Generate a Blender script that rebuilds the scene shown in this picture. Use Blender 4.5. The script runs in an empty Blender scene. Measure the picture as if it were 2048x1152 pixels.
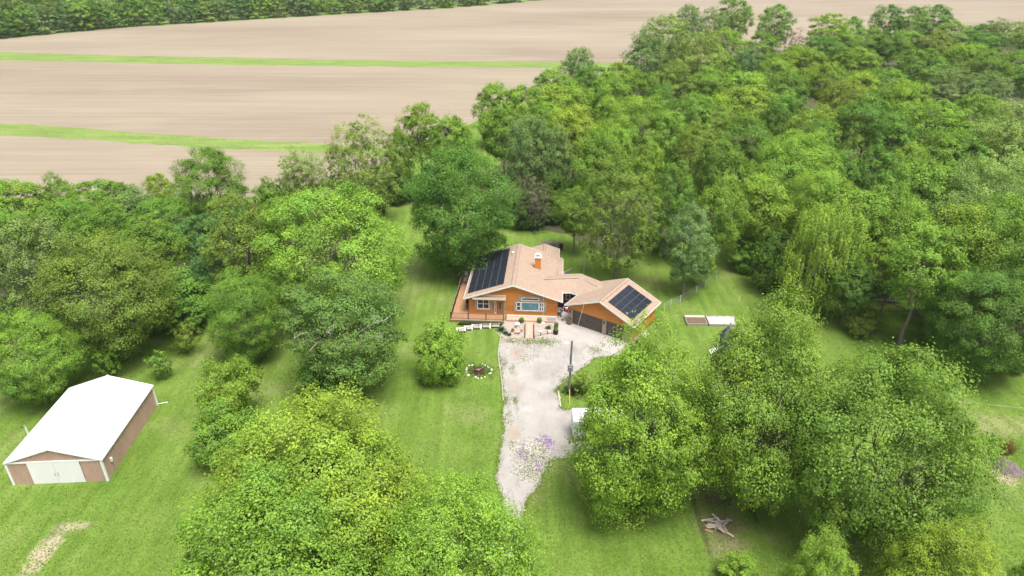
import bpy, bmesh, math, random
import numpy as np
from mathutils import Vector, Matrix

# ------------------------------------------------------------------ camera, sky, sun, exposure
CAM_H, PITCH, FPX = 48.0, math.radians(27.5), 1365.0        # drone height, tilt, focal length in photo pixels
scene = bpy.context.scene
COL = scene.collection
cam_d = bpy.data.cameras.new('camera'); cam = bpy.data.objects.new('camera', cam_d); COL.objects.link(cam)
cam.location = (0, 0, CAM_H); cam.rotation_euler = (math.pi/2 - PITCH, 0, 0)
cam_d.sensor_width = 36; cam_d.lens = FPX/2048*36; cam_d.clip_start = 0.5; cam_d.clip_end = 6000
scene.camera = cam
SUN_DIR = Vector((0.20, -0.24, 0.95)).normalized()          # towards the sun
world = bpy.data.worlds.new('World'); scene.world = world; world.use_nodes = True
wn = world.node_tree; bg = wn.nodes['Background']; bg.inputs['Strength'].default_value = 0.092
sky = wn.nodes.new('ShaderNodeTexSky'); sky.sky_type = 'NISHITA'; sky.sun_disc = False
sky.sun_elevation = math.asin(SUN_DIR.z); sky.sun_rotation = math.atan2(SUN_DIR.x, SUN_DIR.y)
sky.air_density = 1.0; sky.dust_density = 4.0; sky.ozone_density = 1.0
hs = wn.nodes.new('ShaderNodeHueSaturation'); hs.inputs['Saturation'].default_value = 0.35
wn.links.new(sky.outputs[0], hs.inputs['Color']); wn.links.new(hs.outputs[0], bg.inputs['Color'])
sun_d = bpy.data.lights.new('sun', 'SUN'); sun_d.energy = 1.5; sun_d.angle = math.radians(26); sun_d.color = (1, .965, .9)
sun = bpy.data.objects.new('sun', sun_d); COL.objects.link(sun); sun.location = (0, 0, 120)
sun.rotation_euler = SUN_DIR.to_track_quat('Z', 'Y').to_euler()
scene.view_settings.view_transform = 'Standard'; scene.view_settings.look = 'None'
scene.view_settings.exposure = 1.47; scene.view_settings.gamma = 1
scene.cycles.use_denoising = True
scene.cycles.max_bounces = 6; scene.cycles.diffuse_bounces = 3; scene.cycles.transmission_bounces = 4
scene.cycles.volume_bounces = 0

RNG = np.random.default_rng(7)
random.seed(7)

# ------------------------------------------------------------------ helpers
def at(px, py, z=0.0):
    """photo pixel -> world point on the level z"""
    x = (px-1024)/FPX; y = -(py-576)/FPX
    d = Vector((x, math.cos(PITCH)+y*math.sin(PITCH), -math.sin(PITCH)+y*math.cos(PITCH)))
    t = (z-CAM_H)/d.z
    return Vector((t*d.x, t*d.y, z))
def pix(p):
    z = p[2]-CAM_H; d = p[1]*math.cos(PITCH)-z*math.sin(PITCH); u = p[1]*math.sin(PITCH)+z*math.cos(PITCH)
    return 1024+FPX*p[0]/d, 576-FPX*u/d, d

def tag(o, label=None, cat=None, group=None, kind=None):
    if label: o['label'] = label
    if cat: o['category'] = cat
    if group: o['group'] = group
    if kind: o['kind'] = kind
    return o
def link(o, parent=None):
    COL.objects.link(o)
    if parent is not None: o.parent = parent
    return o
def thing(name, label, cat, loc=(0, 0, 0), rz=0.0, group=None):
    o = bpy.data.objects.new(name, None); o.empty_display_size = .3
    link(o); o.location = loc; o.rotation_euler = (0, 0, rz)
    return tag(o, label, cat, group)

class MB:
    """collects shapes, builds ONE mesh object"""
    def __init__(s, M=None): s.v = []; s.f = []; s.M = M
    def add(s, vs, fs):
        n = len(s.v)
        for q in vs:
            q = Vector(q); s.v.append(tuple(s.M @ q) if s.M is not None else tuple(q))
        s.f += [tuple(i+n for i in f) for f in fs]; return s
    def box(s, x0, x1, y0, y1, z0, z1, R=None):
        vs = [(x, y, z) for z in (z0, z1) for y in (y0, y1) for x in (x0, x1)]
        if R is not None: vs = [R @ Vector(q) for q in vs]
        return s.add(vs, [(0, 2, 3, 1), (4, 5, 7, 6), (0, 1, 5, 4), (2, 6, 7, 3), (0, 4, 6, 2), (1, 3, 7, 5)])
    def slab(s, poly, t):
        """polygon (3D, counter-clockwise from above) given thickness t downwards"""
        n = len(poly); P = [Vector(q) for q in poly]; D = Vector((0, 0, -t))
        return s.add(P+[q+D for q in P], [tuple(range(n)), tuple(range(2*n-1, n-1, -1))] + [(i, i+n, (i+1) % n+n, (i+1) % n) for i in range(n)])
    def prism(s, prof, axis, a, b):
        """profile of (u, z) pairs pushed along 'x' or 'y' from a to b"""
        n = len(prof); mk = (lambda u, z, w: (w, u, z)) if axis == 'x' else (lambda u, z, w: (u, w, z))
        return s.add([mk(u, z, a) for u, z in prof]+[mk(u, z, b) for u, z in prof],
                     [tuple(range(n)), tuple(range(2*n-1, n-1, -1))]+[(i, i+n, (i+1) % n+n, (i+1) % n) for i in range(n)])
    def tube(s, pts, rad, n=6, cap=True):
        pts = [Vector(p) for p in pts]
        if not isinstance(rad, (list, tuple)): rad = [rad]*len(pts)
        vs = []; fs = []
        for i, p in enumerate(pts):
            d = (pts[min(i+1, len(pts)-1)]-pts[max(i-1, 0)]).normalized()
            a = d.cross(Vector((0, 0, 1)) if abs(d.z) < .9 else Vector((1, 0, 0))).normalized(); b = d.cross(a)
            for k in range(n):
                t = 2*math.pi*k/n; vs.append(p+(a*math.cos(t)+b*math.sin(t))*rad[i])
        for i in range(len(pts)-1):
            for k in range(n): fs.append((i*n+k, i*n+(k+1) % n, (i+1)*n+(k+1) % n, (i+1)*n+k))
        if cap: fs += [tuple(range(n-1, -1, -1)), tuple(range((len(pts)-1)*n, len(pts)*n))]
        return s.add(vs, fs)
    def lathe(s, prof, c=(0, 0, 0), n=14):
        """(r, z) profile turned about the vertical through c"""
        vs = []; fs = []
        for r, z in prof:
            for k in range(n):
                t = 2*math.pi*k/n; vs.append((c[0]+r*math.cos(t), c[1]+r*math.sin(t), c[2]+z))
        m = len(prof)
        for i in range(m-1):
            for k in range(n): fs.append((i*n+k, i*n+(k+1) % n, (i+1)*n+(k+1) % n, (i+1)*n+k))
        fs += [tuple(range(n-1, -1, -1)), tuple(range((m-1)*n, m*n))]
        return s.add(vs, fs)
    def mesh(s, name):
        me = bpy.data.meshes.new(name); me.from_pydata(s.v, [], s.f)
        bm = bmesh.new(); bm.from_mesh(me); bmesh.ops.recalc_face_normals(bm, faces=bm.faces); bm.to_mesh(me); bm.free()
        me.update(); return me
    def build(s, name, m, parent=None, smooth=False, bevel=0):
        me = s.mesh(name); me.materials.append(m)
        if smooth:
            for p in me.polygons: p.use_smooth = True
        o = link(bpy.data.objects.new(name, me), parent)
        if bevel:
            b = o.modifiers.new('bevel', 'BEVEL'); b.width = bevel; b.segments = 2; b.limit_method = 'ANGLE'
        return o

# ------------------------------------------------------------------ materials
def nodes(name):
    m = bpy.data.materials.new(name); m.use_nodes = True; nt = m.node_tree
    return m, nt, nt.nodes['Principled BSDF']
def N(nt, kind, **kw):
    n = nt.nodes.new(kind)
    for k, v in kw.items():
        if k in n.inputs: n.inputs[k].default_value = v
        else: setattr(n, k, v)
    return n
def L(nt, a, b): nt.links.new(a, b)
def noise(nt, vec, scale, detail=4, rough=.6):
    n = N(nt, 'ShaderNodeTexNoise', Scale=scale, Detail=detail, Roughness=rough); L(nt, vec, n.inputs['Vector']); return n.outputs['Fac']
def ramp(nt, fac, stops):
    r = N(nt, 'ShaderNodeValToRGB'); e = r.color_ramp.elements
    while len(e) < len(stops): e.new(.5)
    for el, (p, c) in zip(e, stops): el.position = p; el.color = (c if len(c) == 4 else (*c, 1)) if hasattr(c, '__len__') else (c, c, c, 1)
    L(nt, fac, r.inputs[0]); return r.outputs[0]
def mix(nt, fac, a, b, mode='MIX'):
    n = N(nt, 'ShaderNodeMix', data_type='RGBA', blend_type=mode)
    for sock, val in ((n.inputs[0], fac), (n.inputs[6], a), (n.inputs[7], b)):
        if hasattr(val, 'is_output'): L(nt, val, sock)
        elif hasattr(val, '__len__'): sock.default_value = (*val[:3], 1)
        else: sock.default_value = val
    return n.outputs[2]
def vmath(nt, op, a, b):
    n = N(nt, 'ShaderNodeMath', operation=op)
    for i, val in enumerate((a, b)):
        if hasattr(val, 'is_output'): L(nt, val, n.inputs[i])
        else: n.inputs[i].default_value = val
    return n.outputs[0]
def bump(nt, bsdf, h, strength, dist):
    b = N(nt, 'ShaderNodeBump', Strength=strength, Distance=dist); L(nt, h, b.inputs['Height']); L(nt, b.outputs[0], bsdf.inputs['Normal'])
def pos(nt): return N(nt, 'ShaderNodeNewGeometry').outputs['Position']
def objco(nt): return N(nt, 'ShaderNodeTexCoord').outputs['Object']
def mapped(nt, vec, sc=(1, 1, 1), rot=(0, 0, 0)):
    n = N(nt, 'ShaderNodeMapping'); n.inputs['Scale'].default_value = sc; n.inputs['Rotation'].default_value = rot
    L(nt, vec, n.inputs['Vector']); return n.outputs[0]

def simple(name, c, rough=.7, var=.18, scale=3.0, bstr=.15, metal=0, spec=.3, stretch=(1, 1, 1)):
    m, nt, b = nodes(name); v = mapped(nt, objco(nt), stretch)
    f = noise(nt, v, scale, 5); f2 = noise(nt, v, scale*9, 3)
    lo = tuple(x*(1-var) for x in c); hi = tuple(min(1, x*(1+var)) for x in c)
    k = mix(nt, .4, f, f2); L(nt, ramp(nt, k, [(.3, lo), (.7, hi)]), b.inputs['Base Color'])
    b.inputs['Roughness'].default_value = rough; b.inputs['Metallic'].default_value = metal; b.inputs['Specular IOR Level'].default_value = spec
    if bstr: bump(nt, b, f2, bstr, .02)
    return m

M = {}
M['white_trim'] = simple('white_trim', (.78, .77, .74), .5, .06, 2, .05)
M['white_metal'] = simple('white_metal', (.80, .80, .80), .45, .05, .6, .02)
M['dark_metal'] = simple('dark_metal', (.03, .028, .027), .5, .3, 4)
M['concrete'] = simple('concrete', (.39, .36, .33), .9, .12, .9, .2)
M['foundation'] = simple('foundation', (.55, .50, .46), .9, .12, 2, .2)
M['maroon'] = simple('maroon_siding', (.10, .030, .028), .7, .2, 3)
M['door_wood'] = simple('door_wood', (.30, .15, .055), .5, .2, 2, .1, stretch=(6, 6, 1))
M['garage_door'] = simple('garage_door_paint', (.095, .075, .068), .5, .1, 2, .05)
M['deck_wood'] = simple('deck_wood', (.42, .235, .13), .8, .16, 2, .2, stretch=(1, .15, 1))
M['deck_side'] = simple('deck_skirt', (.36, .19, .10), .8, .16, 3, .2)
M['rail'] = simple('rail_brown', (.075, .040, .028), .6, .2, 4)
M['grey_wood'] = simple('weathered_wood', (.33, .29, .25), .9, .25, 4, .3)
M['pale_wood'] = simple('pale_wood', (.50, .42, .335), .85, .2, 4, .3, stretch=(1, 5, 5))
M['dark_timber'] = simple('dark_timber', (.07, .048, .036), .85, .3, 4, .3)
M['stone'] = simple('field_stone', (.36, .31, .24), .9, .32, 2.2, .4)
M['soil'] = simple('soil', (.15, .10, .07), 1, .35, 4, .6)
M['rust'] = simple('rusty_steel', (.07, .030, .018), .9, .4, 5, .4)
M['galv'] = simple('galvanised_steel', (.5, .5, .5), .4, .12, 5, .05, metal=.6)
M['grey_box'] = simple('grey_enclosure', (.22, .23, .24), .5, .1, 5)
M['pole_wood'] = simple('pole_wood', (.20, .175, .15), .9, .25, 3, .4, stretch=(6, 6, .5))
M['yellow'] = simple('yellow_plastic', (.75, .47, .02), .5, .08, 4)
M['red'] = simple('red_paint', (.42, .025, .03), .4, .1, 4)
M['black'] = simple('black_rubber', (.02, .02, .02), .6, .2, 5)
M['terracotta'] = simple('terracotta', (.50, .17, .07), .8, .15, 6)
M['white_stone'] = simple('white_stone', (.68, .65, .60), .9, .15, 5, .4)
M['grey_mat'] = simple('grey_mat', (.23, .21, .22), .95, .15, 8)
M['slate_blue'] = simple('slate_blue_paint', (.055, .065, .09), .6, .15, 4)
M['blue_cloth'] = simple('blue_cloth', (.14, .22, .45), .9, .15, 4)
M['pale_cloth'] = simple('pale_cloth', (.66, .58, .62), .9, .12, 4)
M['cover'] = simple('pale_cover_sheet', (.42, .44, .40), .8, .15, 2)
M['barrel'] = simple('barrel_oak', (.20, .14, .10), .7, .25, 5, .3, stretch=(4, 4, .6))
M['curtain'] = simple('curtain_teal', (.10, .27, .31), .8, .2, 3, 0, stretch=(9, 9, .4))
M['hose'] = simple('pale_hose', (.5, .5, .47), .6, .05, 5)
M['green_plastic'] = simple('green_plastic', (.12, .17, .05), .6, .25, 5)

def siding():
    m, nt, b = nodes('orange_cedar_siding'); v = mapped(nt, objco(nt), (.5, .5, 6))
    f = noise(nt, v, 2.5, 6); f2 = noise(nt, mapped(nt, objco(nt), (1, 1, 30)), 3, 4)
    r = N(nt, 'ShaderNodeObjectInfo').outputs['Random']
    c = ramp(nt, mix(nt, .45, f, f2), [(.28, (.38, .125, .022)), (.55, (.56, .205, .038)), (.8, (.64, .29, .075))])
    k = ramp(nt, r, [(0, .82), (1, 1.12)])
    L(nt, mix(nt, 1, c, k, 'MULTIPLY'), b.inputs['Base Color']); b.inputs['Roughness'].default_value = .62
    bump(nt, b, f2, .12, .01); return m
M['siding'] = siding()
def shingles(name='tan_shingles', dark=(.30, .215, .16), lite=(.42, .32, .25)):
    m, nt, b = nodes(name); o = objco(nt)
    f = noise(nt, o, 26, 3, .7); g = noise(nt, o, 1.1, 4); t = N(nt, 'ShaderNodeTexVoronoi', Scale=5.5); L(nt, mapped(nt, o, (1, .55, 1)), t.inputs['Vector'])
    sp = N(nt, 'ShaderNodeSeparateColor'); L(nt, t.outputs['Color'], sp.inputs[0])
    k = mix(nt, .35, mix(nt, .3, f, sp.outputs[0]), g)
    L(nt, ramp(nt, k, [(.25, dark), (.55, tuple((a+c)/2 for a, c in zip(dark, lite))), (.78, lite)]), b.inputs['Base Color'])
    b.inputs['Roughness'].default_value = .95; b.inputs['Specular IOR Level'].default_value = .1
    bump(nt, b, f, .3, .02); return m
M['shingles'] = shingles()
M['ridge_shadow'] = simple('shingle_shadow_edge', (.12, .07, .05), .95, .2, 6)  # dark colour standing in for the shadow lines beside the ridge caps
def glass(name, c, rough=.08):
    m, nt, b = nodes(name); f = noise(nt, objco(nt), 1.5, 3)
    L(nt, ramp(nt, f, [(.3, tuple(x*.6 for x in c)), (.7, tuple(x*1.4 for x in c))]), b.inputs['Base Color'])
    b.inputs['Roughness'].default_value = rough; b.inputs['Specular IOR Level'].default_value = .6; return m
M['glass'] = glass('window_glass', (.035, .042, .05))
M['teal_glass'] = glass('teal_curtained_glass', (.075, .19, .24), .25)
def solar():
    m, nt, b = nodes('solar_cells'); o = objco(nt)
    br = N(nt, 'ShaderNodeTexBrick', offset=0, squash=1.0); L(nt, mapped(nt, o, (1, 1, 1)), br.inputs['Vector'])
    br.inputs['Color1'].default_value = (.012, .016, .028, 1); br.inputs['Color2'].default_value = (.016, .020, .034, 1); br.inputs['Mortar'].default_value = (.035, .04, .05, 1)
    br.inputs['Scale'].default_value = 1; br.inputs['Brick Width'].default_value = .17; br.inputs['Row Height'].default_value = .17; br.inputs['Mortar Size'].default_value = .006
    L(nt, br.outputs[0], b.inputs['Base Color']); b.inputs['Roughness'].default_value = .28; b.inputs['Specular IOR Level'].default_value = .35; return m
M['solar'] = solar()
M['solar_frame'] = simple('solar_frame', (.10, .105, .11), .4, .1, 5, 0, metal=.3)
M['solar_rail'] = simple('aluminium_rail', (.15, .15, .15), .4, .1, 5, 0, metal=.3)
def ribbed(name, c, var=.1):
    m, nt, b = nodes(name); o = objco(nt)
    f = noise(nt, mapped(nt, o, (1, 1, .35)), 1.2, 5)
    L(nt, ramp(nt, f, [(.3, tuple(x*(1-var) for x in c)), (.7, tuple(min(1, x*(1+var)) for x in c))]), b.inputs['Base Color'])
    b.inputs['Roughness'].default_value = .5; b.inputs['Specular IOR Level'].default_value = .3; return m
M['shed_wall'] = ribbed('tan_metal_cladding', (.47, .305, .25))
M['shed_roof'] = ribbed('white_metal_roof', (.64, .65, .67), .05)
M['shed_door'] = ribbed('white_door_cladding', (.80, .78, .78), .04)

def lawn():
    m, nt, b = nodes('lawn_grass'); p = pos(nt)
    big = noise(nt, p, .045, 4, .55); mid = noise(nt, p, .22, 5, .6); fine = noise(nt, p, 3.2, 4, .75); hair = noise(nt, p, 14, 2, .7)
    streak = noise(nt, mapped(nt, p, (.9, .10, 1), (0, 0, .5)), 1.0, 4, .6)
    a = mix(nt, .45, big, mid); c = ramp(nt, a, [(.34, (.078, .145, .022)), (.45, (.118, .195, .031)), (.56, (.152, .225, .045)), (.67, (.195, .245, .075))])
    dry = ramp(nt, noise(nt, p, .11, 5, .62), [(.54, 0.0), (.72, .5)])
    c = mix(nt, dry, c, (.230, .225, .105))
    # bare ground showing through the grass
    for (px, py, rx, ry, col, amt) in ((90, 1100, 1.0, 2.6, (.40, .33, .23), .95), (150, 1052, 1.5, .5, (.36, .31, .20), .8), (1442, 1000, 2.3, 1.1, (.135, .105, .065), .9), (1440, 1050, 2.2, 2.0, (.20, .16, .10), .85), (1455, 1095, 1.9, 1.4, (.24, .21, .12), .7), (2010, 955, 1.1, 1.2, (.34, .26, .19), .9), (1300, 560, 2.6, 1.6, (.18, .14, .07), .45), (1990, 850, 5, 2.0, (.26, .25, .12), .6), (830, 540, 2, 5, (.20, .20, .09), .4), (820, 400, 1.8, 4, (.22, .18, .09), .5), (1400, 1045, .3, 4, (.06, .045, .03), .6), (1500, 1010, .3, 2.6, (.05, .04, .025), .7), (1060, 985, 2, 2, (.20, .19, .08), .5), (1700, 610, 8, 1.6, (.13, .11, .045), .5)):
        w = at(px, py); d = N(nt, 'ShaderNodeVectorMath', operation='DISTANCE'); L(nt, mapped(nt, p, (1/rx, 1/ry, 1)), d.inputs[0]); d.inputs[1].default_value = (w.x/rx, w.y/ry, 0)
        e = vmath(nt, 'ADD', d.outputs['Value'], vmath(nt, 'MULTIPLY', vmath(nt, 'SUBTRACT', noise(nt, p, 1.1, 5, .7), .5), 2.4))
        c = mix(nt, ramp(nt, vmath(nt, 'MULTIPLY', e, .5), [(.25, amt), (.65, 0.0)]), c, col)
    g = mix(nt, .5, fine, hair); k = ramp(nt, g, [(.28, .68), (.5, 1.0), (.75, 1.36)])
    c = mix(nt, 1.0, c, k, 'MULTIPLY'); s = ramp(nt, streak, [(.3, .80), (.7, 1.18)]); c = mix(nt, 1.0, c, s, 'MULTIPLY')
    L(nt, c, b.inputs['Base Color']); b.inputs['Roughness'].default_value = 1; b.inputs['Specular IOR Level'].default_value = .05
    bump(nt, b, g, .6, .12); return m
M['lawn'] = lawn()
def litter():
    m, nt, b = nodes('woodland_litter'); p = pos(nt)
    f = noise(nt, p, .35, 5, .6); g = noise(nt, p, 5, 4, .75)
    c = ramp(nt, mix(nt, .5, f, g), [(.3, (.028, .040, .010)), (.5, (.070, .075, .026)), (.7, (.12, .092, .05))])
    L(nt, c, b.inputs['Base Color']); b.inputs['Roughness'].default_value = 1; bump(nt, b, g, .7, .15); return m
M['litter'] = litter()
def field():
    m, nt, b = nodes('bare_tilled_soil'); p = pos(nt)
    r = (0, 0, math.radians(4.5))
    rows = noise(nt, mapped(nt, p, (.012, .55, 1), r), 1.0, 5, .7)
    rows2 = noise(nt, mapped(nt, p, (.03, 2.2, 1), r), 1.0, 3, .7)
    big = noise(nt, mapped(nt, p, (.006, .018, 1), r), 1.0, 4, .55); fine = noise(nt, p, 2.5, 4, .75)
    k = mix(nt, .38, mix(nt, .5, rows, big), mix(nt, .5, rows2, fine))
    c = ramp(nt, k, [(.38, (.192, .150, .112)), (.47, (.252, .205, .154)), (.54, (.292, .244, .182)), (.63, (.346, .302, .225))])
    weed = ramp(nt, noise(nt, mapped(nt, p, (.02, .10, 1), r), 1.0, 5, .65), [(.54, 0.0), (.72, .5)])
    c = mix(nt, weed, c, (.310, .290, .180))
    L(nt, c, b.inputs['Base Color']); b.inputs['Roughness'].default_value = 1; b.inputs['Specular IOR Level'].default_value = .05
    bump(nt, b, rows2, .5, .1); return m
M['field'] = field()
def strip_grass():
    m, nt, b = nodes('lush_strip_grass'); p = pos(nt)
    f = noise(nt, mapped(nt, p, (.06, .30, 1)), 1.0, 6, .65); g = noise(nt, p, .9, 5, .75)
    c = ramp(nt, mix(nt, .45, f, g), [(.36, (.095, .155, .026)), (.5, (.155, .225, .042)), (.62, (.225, .28, .075))])
    L(nt, c, b.inputs['Base Color']); b.inputs['Roughness'].default_value = 1; bump(nt, b, g, .6, .2); return m
M['strip'] = strip_grass()
def gravel():
    m, nt, b = nodes('pale_limestone_gravel'); p = pos(nt)
    big = noise(nt, p, .25, 5, .6); fine = noise(nt, p, 7, 4, .8); grit = noise(nt, p, 30, 2, .7)
    c = ramp(nt, mix(nt, .5, big, mix(nt, .5, fine, grit)), [(.32, (.20, .178, .158)), (.48, (.335, .308, .282)), (.64, (.43, .402, .375))])
    wear = ramp(nt, noise(nt, mapped(nt, p, (.7, .25, 1)), 1.0, 5, .7), [(.52, 0.0), (.68, .65)])
    c = mix(nt, wear, c, (.22, .205, .19))
    for (px, py, rad, col, amt) in ((1035, 706, 1.0, (.30, .19, .125), .55), (1033, 773, .9, (.34, .25, .20), .4), (1026, 866, .8, (.35, .26, .16), .5), (1070, 800, 1.2, (.36, .33, .30), .4), (1085, 852, 1.3, (.33, .31, .30), .5)):
        w = at(px, py); d = N(nt, 'ShaderNodeVectorMath', operation='DISTANCE'); L(nt, mapped(nt, p, (1, .6, 1)), d.inputs[0]); d.inputs[1].default_value = (w.x, w.y*.6, 0)
        e = vmath(nt, 'ADD', d.outputs['Value'], vmath(nt, 'MULTIPLY', vmath(nt, 'SUBTRACT', noise(nt, p, 1.3, 4), .5), rad*1.6))
        c = mix(nt, ramp(nt, vmath(nt, 'DIVIDE', e, rad*2), [(.15, amt), (.6, 0.0)]), c, col)
    L(nt, c, b.inputs['Base Color']); b.inputs['Roughness'].default_value = 1; bump(nt, b, mix(nt, .5, fine, grit), .5, .04); return m
M['gravel'] = gravel()
def patchy(name, ca, cb, cc, sc=.8):
    m, nt, b = nodes(name); p = pos(nt); f = noise(nt, p, sc, 5, .65); g = noise(nt, p, sc*9, 4, .75)
    L(nt, ramp(nt, mix(nt, .5, f, g), [(.3, ca), (.5, cb), (.7, cc)]), b.inputs['Base Color']); b.inputs['Roughness'].default_value = 1; bump(nt, b, g, .5, .06); return m
M['dirt'] = patchy('bare_dirt_with_thin_grass', (.13, .11, .06), (.20, .165, .095), (.16, .19, .06))
M['sand'] = patchy('sandy_bare_patch', (.20, .21, .07), (.40, .34, .22), (.48, .41, .30), .6)
M['bed'] = patchy('pebble_bed', (.25, .19, .16), (.38, .31, .27), (.48, .42, .38), 2)
M['paver'] = patchy('pink_brick_paving', (.42, .26, .18), (.52, .34, .25), (.58, .42, .33), 2.5)
M['ash'] = patchy('ash_and_char', (.07, .055, .05), (.15, .12, .11), (.26, .22, .19), 2)

def leafmat():
    m = bpy.data.materials.new('leaves'); m.use_nodes = True; nt = m.node_tree; nt.nodes.clear()
    out = N(nt, 'ShaderNodeOutputMaterial'); oi = N(nt, 'ShaderNodeObjectInfo'); at_ = N(nt, 'ShaderNodeAttribute', attribute_name='tint')
    sep = N(nt, 'ShaderNodeSeparateColor'); L(nt, at_.outputs['Color'], sep.inputs[0])
    k = ramp(nt, sep.outputs[0], [(0, .66), (.5, 1.0), (1, 1.34)])
    c = mix(nt, 1.0, oi.outputs['Color'], k, 'MULTIPLY')
    y = mix(nt, 1.0, c, (1.34, 1.24, .92), 'MULTIPLY'); c = mix(nt, sep.outputs[1], c, y)
    bl = mix(nt, 1.0, c, (.90, 1.0, 1.12), 'MULTIPLY'); c = mix(nt, sep.outputs[2], c, bl)
    d = N(nt, 'ShaderNodeBsdfDiffuse'); t = N(nt, 'ShaderNodeBsdfTranslucent'); g = N(nt, 'ShaderNodeBsdfGlossy', Roughness=.5)
    L(nt, c, d.inputs[0]); tc = mix(nt, 1.0, c, (1.25, 1.25, .6), 'MULTIPLY'); L(nt, tc, t.inputs[0]); g.inputs[0].default_value = (.9, .95, .9, 1)
    a = N(nt, 'ShaderNodeMixShader', Fac=.27); L(nt, d.outputs[0], a.inputs[1]); L(nt, t.outputs[0], a.inputs[2])
    b = N(nt, 'ShaderNodeMixShader', Fac=.015); L(nt, a.outputs[0], b.inputs[1]); L(nt, g.outputs[0], b.inputs[2])
    L(nt, b.outputs[0], out.inputs[0]); return m
M['leaf'] = leafmat()
M['bark'] = simple('grey_bark', (.20, .17, .14), .95, .3, 3, .5, stretch=(3, 3, .5))
M['pale_bark'] = simple('bleached_dead_wood', (.34, .31, .27), .9, .2, 3, .3, stretch=(3, 3, .5))

# ------------------------------------------------------------------ trees
def rnd_dirs(rng, n):
    v = rng.normal(size=(n, 3)); return v/np.linalg.norm(v, axis=1, keepdims=True)
def leaf_mesh(name, P, Nn, size, rng, tint, aspect=.62):
    """rhombic leaves at P with normals Nn as one mesh"""
    n = len(P); r = rng.normal(size=(n, 3)); u = np.cross(Nn, r); u /= np.linalg.norm(u, axis=1, keepdims=True)+1e-9; v = np.cross(Nn, u)
    s = (size*rng.uniform(.65, 1.35, n))[:, None]
    V = np.stack([P-u*s*.5, P+v*s*.5*aspect-Nn*s*.08, P+u*s*.5-Nn*s*.16, P-v*s*.5*aspect-Nn*s*.08], 1).reshape(-1, 3).astype(np.float32)
    me = bpy.data.meshes.new(name); me.vertices.add(4*n); me.vertices.foreach_set('co', V.ravel())
    me.loops.add(4*n); me.loops.foreach_set('vertex_index', np.arange(4*n, dtype=np.int32))
    me.polygons.add(n); me.polygons.foreach_set('loop_start', np.arange(0, 4*n, 4, dtype=np.int32))
    me.update(calc_edges=True)
    a = me.attributes.new('tint', 'FLOAT_COLOR', 'POINT'); a.data.foreach_set('color', np.repeat(tint, 4, 0).astype(np.float32).ravel())
    me.materials.append(M['leaf']); return me

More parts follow.
